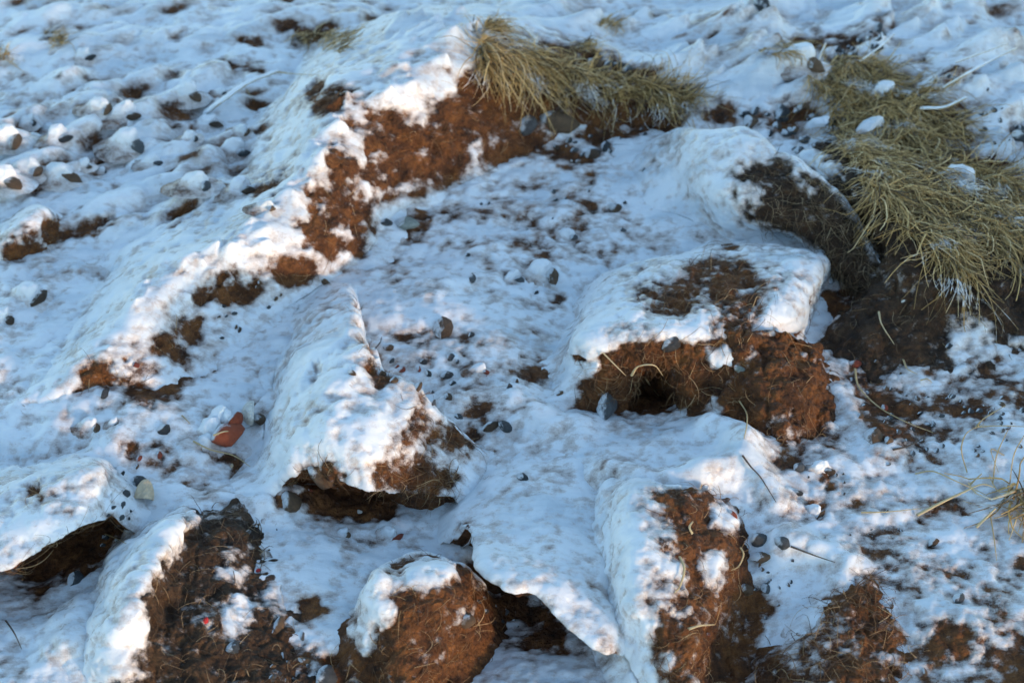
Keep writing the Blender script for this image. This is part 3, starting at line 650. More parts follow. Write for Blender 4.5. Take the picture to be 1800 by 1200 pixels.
CL['R'] = clod('earth_bank', 'shaded dark brown earth bank under the right hand grass', 'earth bank',
 [[(1470, 240, 40), (1420, 262, 62), (1400, 285, 50), (1405, 310, 10)],
  [(1540, 265, 70), (1480, 300, 96), (1468, 330, 60), (1470, 400, 5)],
  [(1620, 290, 90), (1545, 375, 116), (1540, 430, 62), (1500, 520, 5)],
  [(1690, 330, 90), (1590, 430, 116), (1560, 510, 70), (1440, 615, 5)],
  [(1760, 375, 85), (1650, 480, 104), (1610, 570, 52), (1530, 690, 2)],
  [(1830, 420, 75), (1730, 525, 80), (1700, 590, 40), (1660, 700, 2)],
  [(1920, 480, 55), (1830, 580, 52), (1800, 630, 28), (1790, 710, 2)],
  [(2000, 560, 40), (1930, 640, 30), (1910, 680, 15), (1900, 730, 0)]],
 .95, [(.02, 8, [(1362, 262), (1400, 250), (1442, 268), (1488, 300), (1486, 318), (1450, 322), (1425, 300), (1395, 285)]),
 (.25, 14, [(1660, 600), (1700, 575), (1760, 560), (1740, 610), (1740, 655), (1690, 660)]), (.3, 14, [(1750, 590), (1850, 600), (1850, 680), (1760, 660)]), (.45, 12, [(1560, 630), (1600, 640), (1590, 670), (1560, 660)])],
 nu=220, nv=150, thick=.010, rough=.009, seed=6.0, back=.6, material=M_MID, roots=420, rootL=(.015, .06), rootmat=M_FIBRE, flow=(.1, -.3, -.3))

CL['K'] = clod('snow_shelf', 'broad shelf of frozen snow ending in a wavy lip over a black gap', 'snow shelf',
 [[(800, 900, -4), (870, 840, -2), (950, 800, 0), (1020, 790, 4), (1060, 830, 8), (1090, 930, 8), (1110, 1050, 8), (1130, 1110, 0)],
  [(805, 915, 10), (865, 880, 18), (940, 860, 24), (1000, 870, 24), (1050, 910, 24), (1078, 990, 24), (1098, 1070, 22), (1118, 1120, 10)],
  [(815, 925, 25), (860, 945, 42), (925, 950, 46), (985, 970, 46), (1035, 1010, 46), (1068, 1070, 42), (1092, 1110, 32), (1108, 1135, 15)],
  [(830, 936, 18), (850, 980, 62), (905, 1018, 74), (948, 1026, 74), (1000, 1080, 56), (1055, 1125, 46), (1080, 1140, 32), (1098, 1146, 15)],
  [(832, 944, 8), (848, 996, 42), (902, 1036, 50), (946, 1044, 50), (996, 1094, 44), (1052, 1140, 32), (1078, 1150, 22), (1095, 1154, 8)],
  [(836, 942, -10), (870, 965, -20), (915, 990, -10), (965, 1000, -10), (1020, 1050, -10), (1065, 1110, -5), (1085, 1140, 0), (1100, 1150, -5)]],
 .03, [(.5, 12, [(1045, 1100), (1090, 1120), (1085, 1150), (1050, 1140)])], nu=150, nv=200, thick=.008, rough=.006, seed=7.0, roots=0, lumps=.005, undercut=True)

CL['E'] = clod('turf_clod', 'tall clod right of the snow shelf, left flank snowy and right face brown', 'turf clod',
 [[(1055, 855, 5), (1085, 830, 28), (1150, 848, 36), (1230, 850, 36), (1300, 862, 20), (1340, 880, 0)],
  [(1048, 905, 10), (1094, 868, 80), (1150, 872, 92), (1230, 868, 72), (1300, 892, 30), (1345, 925, 0)],
  [(1052, 965, 15), (1088, 925, 86), (1142, 918, 102), (1212, 930, 86), (1285, 950, 46), (1335, 985, 0)],
  [(1066, 1035, 15), (1104, 995, 90), (1152, 985, 104), (1214, 1000, 84), (1268, 1030, 48), (1312, 1060, 0)],
  [(1080, 1095, 15), (1110, 1060, 84), (1160, 1060, 92), (1210, 1080, 74), (1242, 1110, 40), (1262, 1140, -10)],
  [(1105, 1150, 8), (1138, 1118, 62), (1180, 1130, 66), (1220, 1160, 46), (1240, 1190, 10), (1246, 1210, -20)],
  [(1130, 1205, 0), (1160, 1185, 38), (1200, 1210, 38), (1226, 1235, 15), (1236, 1260, -20)],
  [(1150, 1265, -10), (1175, 1260, 5), (1200, 1275, 5), (1225, 1290, -20)]],
 .03, [
 (.93, 10, [(1145, 868), (1230, 852), (1318, 878), (1345, 920), (1400, 990), (1400, 1080), (1330, 1150), (1330, 1290), (1165, 1290), (1145, 1140), (1150, 1090), (1205, 1010), (1185, 930)]),
 (.42, 14, [(1120, 872), (1165, 890), (1200, 960), (1205, 1020), (1180, 1080), (1135, 1085), (1125, 980)]),
 (.05, 9, [(1266, 872), (1292, 880), (1302, 918), (1292, 945), (1252, 922), (1262, 900)]), (.42, 10, [(1225, 972), (1275, 970), (1282, 1012), (1250, 1040), (1228, 1010)]),
 (.35, 8, [(1180, 1080), (1215, 1068), (1225, 1085), (1190, 1110)]), (.4, 10, [(1150, 1140), (1180, 1120), (1190, 1170), (1165, 1190)])],
 nu=190, nv=160, thick=.012, rough=.008, seed=8.0, roots=300, rootL=(.012, .055), lumps=.007)

CL['F'] = clod('turf_clod', 'rounded brown clod at the bottom edge with a snow knob on its left', 'turf clod',
 [[(640, 1055, 0), (668, 1002, 15), (735, 975, 15), (800, 990, 8), (845, 1030, 0)],
  [(624, 1090, 25), (656, 1010, 92), (695, 1012, 84), (745, 998, 78), (795, 1000, 60), (842, 1050, 10)],
  [(628, 1128, 25), (662, 1048, 84), (705, 1050, 84), (750, 1040, 84), (795, 1045, 66), (845, 1092, 5)],
  [(638, 1165, 8), (678, 1100, 66), (730, 1090, 72), (785, 1092, 52), (832, 1125, 0)],
  [(655, 1210, -5), (688, 1170, 38), (730, 1165, 42), (770, 1155, 24), (800, 1160, -5)],
  [(675, 1265, -20), (700, 1245, 8), (730, 1240, 10), (755, 1225, 2), (780, 1215, -20)]],
 .95, [
 (.03, 9, [(615, 1110), (622, 1050), (652, 995), (690, 1002), (692, 1050), (672, 1080), (662, 1110), (640, 1130)]), (.1, 10, [(690, 1030), (735, 970), (800, 985), (800, 1010), (775, 1030), (745, 1045)]),
 (.45, 10, [(640, 1120), (690, 1060), (700, 1075), (680, 1110), (650, 1140)]), (.45, 9, [(790, 1015), (820, 1040), (830, 1090), (800, 1110), (790, 1060)]), (.4, 9, [(630, 1140), (665, 1140), (650, 1165)])],
 nu=140, nv=140, thick=.012, rough=.006, seed=9.0, roots=230, rootL=(.015, .05), lumps=.006)

CL['G'] = clod('turf_clod', 'dark brown clod at lower left behind a curved wall of snow', 'turf clod',
 [[(255, 930, 0), (310, 903, 30), (350, 902, 32), (420, 895, 15), (465, 930, 0)],
  [(215, 965, 15), (262, 945, 72), (305, 925, 86), (340, 940, 50), (400, 935, 46), (465, 965, 0)],
  [(188, 1010, 15), (232, 985, 88), (284, 980, 100), (312, 1000, 58), (380, 995, 48), (480, 1010, 0)],
  [(172, 1070, 15), (210, 1035, 94), (258, 1030, 108), (290, 1060, 58), (370, 1055, 50), (505, 1080, 2)],
  [(160, 1135, 15), (192, 1100, 88), (248, 1090, 96), (285, 1120, 52), (370, 1115, 46), (540, 1150, 0)],
  [(165, 1190, 5), (190, 1165, 56), (245, 1150, 58), (290, 1175, 40), (370, 1180, 38), (560, 1215, -5)],
  [(190, 1250, -10), (220, 1240, 12), (270, 1245, 14), (370, 1260, 16), (560, 1280, -10)]],
 .92, [
 (.02, 9, [(345, 895), (325, 930), (300, 960), (290, 1000), (284, 1030), (255, 1050), (250, 1075), (258, 1110), (245, 1150), (205, 1210), (200, 1300), (40, 1300), (60, 1050), (150, 930), (270, 860)]),
 (.3, 10, [(330, 900), (380, 905), (350, 925), (320, 935)]), (.38, 12, [(375, 965), (440, 950), (462, 1000), (430, 1030), (385, 1010)]), (.35, 10, [(390, 1070), (425, 1040), (440, 1070), (420, 1130), (395, 1140)]),
 (.35, 9, [(298, 945), (330, 950), (312, 970), (300, 1000)]), (.4, 10, [(240, 1140), (265, 1150), (255, 1210), (215, 1210)]), (.35, 10, [(440, 890), (480, 900), (480, 1000), (460, 1060), (520, 1110), (560, 1150), (600, 1150), (520, 1080), (480, 1000)])],
 nu=170, nv=200, thick=.014, rough=.008, seed=10.0, material=M_MID, roots=260, rootL=(.012, .05), rootmat=M_FIBRE, lumps=.008)

CL['J'] = clod('snow_covered_clod', 'snow buried clod at the lower left edge overhanging a black gap', 'snowy clod',
 [[(-90, 850, 0), (40, 828, 8), (120, 815, 20), (175, 812, 10), (200, 830, 0)],
  [(-90, 885, 45), (30, 862, 66), (110, 846, 80), (172, 826, 82), (200, 850, 40)],
  [(-90, 930, 60), (20, 915, 80), (100, 900, 88), (160, 878, 84), (198, 872, 60)],
  [(-90, 985, 60), (10, 978, 74), (70, 944, 80), (142, 918, 78), (198, 898, 56)],
  [(-90, 1000, 45), (14, 996, 55), (76, 960, 62), (146, 932, 60), (199, 908, 40)],
  [(-90, 950, -10), (25, 950, -10), (85, 925, -10), (150, 900, -5), (192, 895, 0)]],
 .05, [(.4, 18, [(40, 845), (75, 850), (70, 880), (45, 875)]), (.35, 16, [(80, 900), (140, 900), (110, 930)])], nu=130, nv=180, thick=.012, rough=.006, seed=11.0, roots=60, lumps=.008, bump_on=True, undercut=True)

CL['I'] = clod('turf_clod', 'brown clod with matted straw at the bottom edge, right of the middle', 'turf clod',
 [[(1440, 1000, 2), (1480, 985, 14), (1530, 985, 14), (1580, 1000, 2)],
  [(1425, 1060, 0), (1480, 1035, 28), (1525, 1032, 32), (1590, 1060, 5)],
  [(1385, 1120, 0), (1455, 1090, 32), (1530, 1088, 36), (1615, 1110, 8)],
  [(1355, 1190, 0), (1435, 1158, 28), (1530, 1154, 32), (1625, 1180, 12)],
  [(1345, 1260, -10), (1425, 1220, 30), (1530, 1220, 34), (1640, 1250, 0)]],
 .78, [(.3, 10, [(1420, 980), (1485, 985), (1475, 1030), (1440, 1060), (1400, 1090), (1380, 1060)]), (.3, 12, [(1560, 1020), (1620, 1060), (1640, 1150), (1600, 1130), (1570, 1080)]), (.42, 12, [(1350, 1150), (1400, 1100), (1420, 1120), (1380, 1190)]),
 (.4, 10, [(1545, 1130), (1600, 1140), (1590, 1200), (1540, 1180)])],
 nu=140, nv=150, thick=.010, rough=.008, seed=12.0, roots=330, rootL=(.025, .075), lift=.006, curl=1.4)

CL['L'] = clod('earth_outcrop', 'small rime crusted brown outcrop at the left edge', 'outcrop',
 [[(-40, 405, 0), (20, 382, 12), (65, 362, 18), (105, 380, 0)], [(-40, 432, 18), (18, 402, 58), (62, 374, 66), (112, 395, 8)],
  [(-40, 455, 10), (18, 432, 48), (66, 412, 50), (112, 425, 0)], [(-40, 480, -5), (22, 468, 5), (76, 458, 4), (112, 445, -8)]],
 .12, [(.95, 8, [(14, 440), (80, 424), (90, 462), (20, 472)]), (.75, 8, [(80, 385), (112, 378), (115, 440), (86, 440)]), (.5, 8, [(30, 400), (60, 395), (60, 425), (30, 425)])], nu=70, nv=80, thick=.010, rough=.007, seed=13.0, roots=60, rootL=(.01, .04))

# ------------------------------------------------------------------ setting small things down on what was built
AX = np.concatenate([a[0] for a in ALL]); AN = np.concatenate([a[1] for a in ALL]); AB = np.concatenate([a[2] for a in ALL])
APX, APY, AF = proj(AX)
_k = (APX > -100) & (APX < 1900) & (APY > -100) & (APY < 1300); AX, AN, APX, APY, AF, AB = AX[_k], AN[_k], APX[_k], APY[_k], AF[_k], AB[_k]
_cell = 12; _ci = ((APX + 100) // _cell).astype(int); _cj = ((APY + 100) // _cell).astype(int)
_key = _cj * 200 + _ci; _ord = np.argsort(_key, kind='stable'); _ks = _key[_ord]
def hit(px, py, r=7.0):
    """the surface point seen at px, py and its normal"""
    ci, cj = int((px + 100) // _cell), int((py + 100) // _cell); idx = []
    for b in (-1, 0, 1):
        for a in (-1, 0, 1):
            k = (cj + b) * 200 + ci + a
            l, h = np.searchsorted(_ks, k), np.searchsorted(_ks, k + 1); idx.append(_ord[l:h])
    idx = np.concatenate(idx)
    d = np.hypot(APX[idx] - px, APY[idx] - py); m = d < r
    if not m.any(): return P(px, py, 0.0), np.array([0, 0, 1.0]), 0.0
    idx = idx[m]; f = AF[idx]; near = idx[f < f.min() + .012]
    n = AN[near].mean(0); n /= np.linalg.norm(n) + 1e-9
    return AX[near].mean(0), n, float(AB[near].mean())
def mm(px_len, f): return px_len * f / FPX       # picture pixels -> metres at distance f

# ------------------------------------------------------------------ grass tussocks
HG = .006; HX0, HY0, HNX, HNY = -1.5, .9, 520, 380
_hz = np.full((HNY, HNX), -1.0)
_i = ((AX[:, 0] - HX0) / HG).astype(int); _j = ((AX[:, 1] - HY0) / HG).astype(int); _m = (_i >= 0) & (_i < HNX) & (_j >= 0) & (_j < HNY)
np.maximum.at(_hz, (_j[_m], _i[_m]), AX[_m, 2])
def top_z(x, y):
    i = np.clip(((x - HX0) / HG).astype(int), 0, HNX - 1); j = np.clip(((y - HY0) / HG).astype(int), 0, HNY - 1); z = _hz[j, i]
    return np.where(z > -.5, z, ground_base(x, y))
def tussock(name, label, patches, n, L, tone=(.0, 1.0), rad=(.0005, .0013), seed=1, k=9, droop=.35, material=None, lift=.35, group=None, spread=.45, fall=.9, gaps=-9):
    """patches: (picture points for roots, flow in the picture, length): blades grow there and lie over along the flow, draped on what is below"""
    rng = np.random.default_rng(seed); P0 = []; D = []; LN = []
    per = max(1, n // len(patches))
    for pts, flow, ln in patches:
        q = rand_in(pts, per, rng); c = np.mean(np.array(pts, float), 0)
        g0 = P(c[0], c[1], .05); g1 = P(c[0] + flow[0], c[1] + flow[1], .05); d0 = g1 - g0; d0 /= np.linalg.norm(d0[:2]) + 1e-9
        # blades stand in small locks that share a direction
        nl = max(2, per // 14); la = rng.normal(size=nl) * spread; lq = rand_in(pts, nl, rng)
        for a, b in q:
            h, nn, _ = hit(a, b, 10)
            if float(fbm(h[None], .075, 2, seed * 1.0)[0]) < gaps: continue
            P0.append(h); w = int(np.argmin((lq[:, 0] - a) ** 2 + (lq[:, 1] - b) ** 2))
            an = la[w] + rng.normal() * .22 if rng.uniform() > .22 else rng.normal() * 1.1
            D.append((d0[0] * math.cos(an) - d0[1] * math.sin(an), d0[0] * math.sin(an) + d0[1] * math.cos(an))); LN.append(rng.uniform(*ln) * rng.uniform(.35, 1.0))
    P0 = np.array(P0); D = np.array(D); LN = np.array(LN); m = len(P0)
    bend = rng.normal(size=m) * .8; kink = rng.normal(size=m) * .5; up = lift * rng.uniform(.1, 1.6, m)
    pos = P0.copy(); pos[:, 2] += .002; paths = [pos.copy()]; vz = up.copy(); off = rng.uniform(.001, .016, m)
    for q in range(1, k):
        t = q / (k - 1); an = bend * t + kink * (t > .55)
        st = LN / (k - 1)
        dx = D[:, 0] * np.cos(an) - D[:, 1] * np.sin(an); dy = D[:, 0] * np.sin(an) + D[:, 1] * np.cos(an)
        vz = vz - fall * st / .06
        sl = np.clip(vz, -2.2, 1.2); hz = 1 / np.sqrt(1 + sl ** 2)
        pos = pos + np.stack([dx * st * hz, dy * st * hz, sl * st * hz], -1)
        g = top_z(pos[:, 0], pos[:, 1]) + off
        hitg = pos[:, 2] < g; pos[:, 2] = np.where(hitg, np.minimum(g, paths[-1][:, 2] + st * .8), pos[:, 2]); vz = np.where(hitg, np.maximum(vz, -.1), vz)
        paths.append(pos.copy())
    paths = np.stack(paths, 1)
    base = P0.mean(0)
    V, F, t = strands(paths, rng.uniform(rad[0], rad[1], m) * (1 + .6 * (rng.uniform(size=m) > .9)), np.clip(rng.normal(.48, .32, m), tone[0], tone[1]))
    e = empty(name, base, label, 'grass', group)
    o = mesh_obj('blades', V, F, material or M_GRASS, e, {'tone': t}, base); o['kind'] = 'stuff'
    return e
tussock('grass_tussock', 'large tuft of dry yellow grass spilling right from the top of the earth bank',
 [([(832, 85), (860, 60), (905, 70), (900, 120), (850, 130)], (50, 90), (.07, .13)), ([(850, 70), (920, 75), (960, 110), (900, 140), (850, 120)], (160, 50), (.09, .17)),
  ([(900, 100), (1000, 115), (1060, 140), (1000, 170), (900, 150)], (160, 30), (.08, .16)), ([(980, 120), (1100, 135), (1170, 165), (1080, 185), (980, 170)], (140, 25), (.07, .13)),
  ([(1100, 140), (1200, 165), (1230, 185), (1150, 195)], (120, 25), (.06, .13)), ([(835, 60), (870, 35), (880, 60), (850, 80)], (40, -10), (.04, .09))], 1500, None, seed=21, lift=.35, gaps=-.22)
tussock('grass_tussock', 'flattened straw coloured grass behind the crack at upper right, snow lumps lying on it',
 [([(1420, 130), (1480, 90), (1560, 110), (1520, 160), (1450, 170)], (110, 110), (.07, .14)), ([(1450, 150), (1560, 130), (1640, 170), (1560, 230), (1460, 210)], (130, 75), (.08, .16)),
  ([(1520, 180), (1640, 180), (1690, 230), (1620, 270), (1540, 250)], (130, 60), (.08, .15)), ([(1450, 210), (1540, 250), (1560, 290), (1480, 270)], (120, 80), (.08, .16))], 1900, None, seed=22, lift=.4, gaps=-.22, spread=.6)
tussock('grass_tussock', 'dense combed mat of olive and straw grass hanging over the right hand bank',
 [([(1490, 285), (1560, 280), (1600, 330), (1540, 360)], (170, 110), (.09, .17)), ([(1540, 330), (1640, 320), (1700, 380), (1620, 430), (1560, 400)], (170, 105), (.10, .19)),
  ([(1600, 400), (1700, 380), (1760, 430), (1690, 480), (1630, 450)], (140, 85), (.09, .17)), ([(1680, 330), (1780, 350), (1810, 420), (1740, 440)], (140, 85), (.09, .18)), ([(1600, 290), (1720, 280), (1800, 340), (1700, 350)], (150, 70), (.08, .16))], 2300, None, seed=23, lift=.4, spread=.5, gaps=-.16)
tussock('grass_tussock', 'small splayed tuft of straw at the right edge beside thin stalks',
 [([(1765, 850), (1810, 840), (1810, 890), (1775, 890)], (-20, 90), (.06, .13)), ([(1775, 860), (1820, 860), (1820, 930), (1780, 910)], (-60, 60), (.05, .12))], 46, None, seed=24, lift=.5, rad=(.0010, .0018))
for lab, pts, fl, n, s in (('small tuft of brown grass in far snow at the top left', [(75, 50), (115, 48), (118, 72), (85, 82)], (30, 12), 70, 31),
                           ('olive grass tuft in far snow left of the bank top', [(500, 65), (560, 52), (615, 58), (610, 90), (560, 85)], (40, 12), 130, 32),
                           ('tip of a brown grass tuft cut by the left edge near the top', [(-20, 95), (18, 92), (14, 108), (-20, 110)], (30, 5), 40, 33),
                           ('small brown grass tuft behind the big tuft in far snow', [(1010, 72), (1040, 62), (1035, 88), (1012, 92)], (20, 10), 50, 34),
                           ('faint brown grass patch in far snow near the top middle', [(1045, 38), (1090, 32), (1085, 50), (1050, 48)], (30, 6), 50, 35),
                           ('olive grass patch half under snow left of the flattened grass', [(1325, 85), (1380, 75), (1440, 70), (1400, 95), (1340, 98)], (30, 10), 90, 36)):
    tussock('grass_tussock', lab, [(pts, fl, (.03, .07))], n, None, seed=s, lift=.5, group='small grass tufts in the far snow')

# ------------------------------------------------------------------ stones, shells, fragments
import bmesh
def ico(sub, rough, squash, seed, facet=False):
    bm = bmesh.new(); bmesh.ops.create_icosphere(bm, subdivisions=sub, radius=1.0)
    V = np.array([v.co[:] for v in bm.verts]); F = np.array([[v.index for v in f.verts] for f in bm.faces]); bm.free()
    rng = np.random.default_rng(seed)
    d = 1 + rough * fbm(V, .9, 3, seed * 3.7)
    V = V * d[:, None]
    for _ in range(7 if facet else 4):                       # knock flats off it
        n = rng.normal(size=3); n /= np.linalg.norm(n); c = rng.uniform(.62, .85); h = V @ n
        V = V - np.outer(np.maximum(h - c, 0), n) * .92
    return V * np.array(squash), F
def base_mesh(name, V, F, m, smooth=True):
    me = bpy.data.meshes.new(name); me.from_pydata(V.tolist(), [], F.tolist()); me.update()
    me.polygons.foreach_set('use_smooth', np.full(len(F), smooth)); me.materials.append(m); return me
ST = {}
for cname, m in M_ST.items():
    ST[cname] = [base_mesh('stone', *ico(2, .28, (1, .78 + .05 * q, .62), 40 + q, True), m, q % 3 != 0) for q in range(5)]
def rime_mound(seed):
    """a knob of packed rime: broad flared foot, rounded windward nose (-x), hooked over to lee (+x)"""
    rng = np.random.default_rng(seed); nr, na = 14, 28
    rad = np.linspace(0, 1, nr)[:, None]; an = np.linspace(0, 2 * math.pi, na, endpoint=False)[None]
    foot = 1.75 + .25 * np.sin(an * 2 + seed) + .3 * np.maximum(-np.cos(an), 0)
    prof = np.array([1.0, .985, .95, .90, .82, .72, .60, .46, .33, .20, .08, -.04, -.18, -.38])[:, None]
    R = np.array([0, .16, .28, .38, .47, .54, .60, .66, .73, .83, .97, 1.2, 1.5, 1.75])[:, None] * (foot / 1.75)
    z = prof * np.ones_like(an) * 1.15; x = R * np.cos(an); y = R * np.sin(an) * .9
    x = x + .38 * np.clip(z, 0, 2) ** 1.6 * (.6 + .5 * rng.uniform())
    V = np.stack([x, y, z], -1).reshape(-1, 3)
    V = V + .30 * np.stack([fbm(V, .6, 3, seed + 1.0), fbm(V, .6, 3, seed + 9.0), fbm(V, .6, 3, seed + 4.0)], -1)
    F = []
    for i in range(nr - 1):
        for j in range(na): F.append((i * na + j, (i + 1) * na + j, (i + 1) * na + (j + 1) % na, i * na + (j + 1) % na))
    bare = np.clip(.42 - .6 * np.clip(V[:, 2], 0, 1) - .10 * V[:, 0], -.05, .5)
    return V, np.array(F), bare
CAPB = [base_mesh('rime', *ico(3, .35, (1, .8, .7), 70 + q), M_RIME) for q in range(4)]
def mound_mesh(q):
    V, F, b = rime_mound(q); me = base_mesh('rime', V, F, M_COVER)
    me.attributes.new('bare', 'FLOAT', 'POINT').data.foreach_set('value', b.astype(np.float32)); return me
CAPM = [mound_mesh(70 + q) for q in range(6)]
def place(me, px, py, w, tall=1.0, sink=.35, rng=random, tilt=.35, name='pebble', rot=None, extra=None):
    h, n, _ = hit(px, py); f = float(proj(h[None])[2][0]); r = mm(w, f) / 2
    o = bpy.data.objects.new(name, me); COL.objects.link(o)
    o.location = h + n * r * (.40 - sink); o.scale = (r * 1.1, r * rng.uniform(.62, 1.1), r * tall * rng.uniform(.8, 1.15))
    o.rotation_euler = (rng.uniform(-tilt, tilt), rng.uniform(-tilt, tilt), rng.uniform(0, 6.28) if rot is None else rot)
    return o, h, n, r
# larger or singular stones: px, py, width in px, colour, label
BIG = [(778, 580, 46, 'brown', 'brown angular stone with a rim of ice in the snow above the middle'), (928, 222, 40, 'grey', 'blue grey stone under the hanging tip of the big grass tuft'),
 (985, 212, 62, 'brown', 'flat brown grey stone tucked under the big grass tuft'), (714, 393, 42, 'pale', 'pale lichen grey stone at the foot of the earth bank'), (680, 392, 26, 'grey', 'dark stone touching the left of the pale stone'),
 (1068, 712, 62, 'grey', 'grey stone lying in front of the dark hollow'), (1180, 605, 34, 'grey', 'dark stone set among roots above the dark hollow'),
 (1300, 648, 18, 'pale', 'pale pebble beside the small snow pad on the earth block'), (1533, 768, 34, 'brown', 'olive brown oval stone at the snow edge right of the earth block'), (1562, 775, 26, 'brown', 'round brown stone next to the olive oval stone'),
 (1456, 680, 16, 'grey', 'dark round pebble on the snow strip beside the earth block'), (1336, 950, 36, 'grey', 'dark angular stone at the upper right foot of the tall clod'), (1375, 953, 28, 'grey', 'dark stone at the left end of the thin crack line'),
 (1335, 980, 36, 'brown', 'flat grey brown stone just below the dark angular stone'), (1312, 1035, 30, 'brown', 'shaded brown stone against the right face of the tall clod'), (1345, 1034, 26, 'grey', 'wet grey stone on snow right of the tall clod'),
 (1405, 822, 26, 'grey', 'greenish dark stone below the earth block beside a rimed one'), (1402, 866, 18, 'grey', 'small grey stone in snow left of a brown soil patch'), (1683, 1052, 24, 'grey', 'dark curved stone alone in white snow at lower right'),
 (1640, 953, 22, 'brown', 'dark brown elongated stone in frosty snow at right'), (1565, 1062, 26, 'brown', 'brown round stone right of the straw matted clod'), (287, 755, 28, 'grey', 'dark green grey diamond shaped stone on snow at left'), 
 (184, 692, 26, 'grey', 'dark angular stone on the lower end of the earth bank'), (245, 850, 30, 'grey', 'dark stone just above the tan shell'), (224, 867, 20, 'grey', 'small dark stone left of the tan shell'), (132, 1018, 32, 'grey', 'dark flat stone on snow in front of the black gap at left'),
 (560, 840, 52, 'brown', 'brown round lump of earth under the left front of the snow heaped clod'), (512, 882, 40, 'brown', 'flat brown stone left of the gap under the snow heaped clod'), (918, 838, 26, 'grey', 'lone dark stone in snow above the snow shelf'),
 (1082, 366, 24, 'brown', 'lone brown stone with rime in the middle snow field'), (830, 490, 22, 'grey', 'dark stone chip in the snow above the middle'), (1072, 112, 20, 'grey', 'left dark stone of the row behind the big grass tuft'), (1090, 116, 24, 'grey', 'second dark stone of the row behind the big grass tuft'),
 (1103, 122, 22, 'grey', 'right dark stone of the row behind the big grass tuft'), (1046, 112, 28, 'brown', 'grey brown stone left of the dark row behind the big grass tuft'), (1040, 272, 28, 'brown', 'brown grey stone in the snow gully under the grass bank'), (1065, 258, 28, 'grey', 'grey stone in the snow gully right of the brown one'),
 (1010, 262, 14, 'grey', 'small oval dark stone alone left in the snow gully'), (410, 1140, 30, 'grey', 'grey stone sunk in the dark lower left clod'), (575, 1190, 44, 'grey', 'dark stone at the bottom edge left of the rounded clod'), (537, 1162, 28, 'brown', 'brown stone near the bottom edge between two clods'),
 (490, 1100, 36, 'brown', 'reddish brown stone on the right edge of the dark lower left clod'), (865, 748, 34, 'brown', 'brown stone half in snow right of the brown root face'), (890, 752, 28, 'grey', 'blue grey stone beside the brown half buried stone'),
 (820, 1090, 40, 'brown', 'brown earth knob on the right side of the rounded bottom clod'), (1340, 8, 46, 'grey', 'dark boulder at the top edge right of the middle'), (1792, 240, 34, 'grey', 'black stone at the right edge in deep snow'), (1670, 608, 14, 'grey', 'round black pebble on a snow patch at right'),
 (1400, 262, 20, 'grey', 'grey stone behind the uplifted turf slab'), (1375, 200, 40, 'grey', 'large dark stone in the stony gap behind the turf slab'), (1320, 215, 34, 'brown', 'brown stone in the stony gap behind the turf slab'), (571, 495, 18, 'brown', 'rust ringed stone on snow right of the bank foot'),
 (620, 655, 16, 'brown', 'dim brown stone in the lit snow left of the red pebbles') ]
rr = random.Random(5)
for q, (px, py, w, c, lab) in enumerate(BIG):
    o, *_ = place(ST[c][q % 5], px, py, w * 1.05, 1.1, .35, rr, .5, 'stone'); tag(o, lab, 'stone')
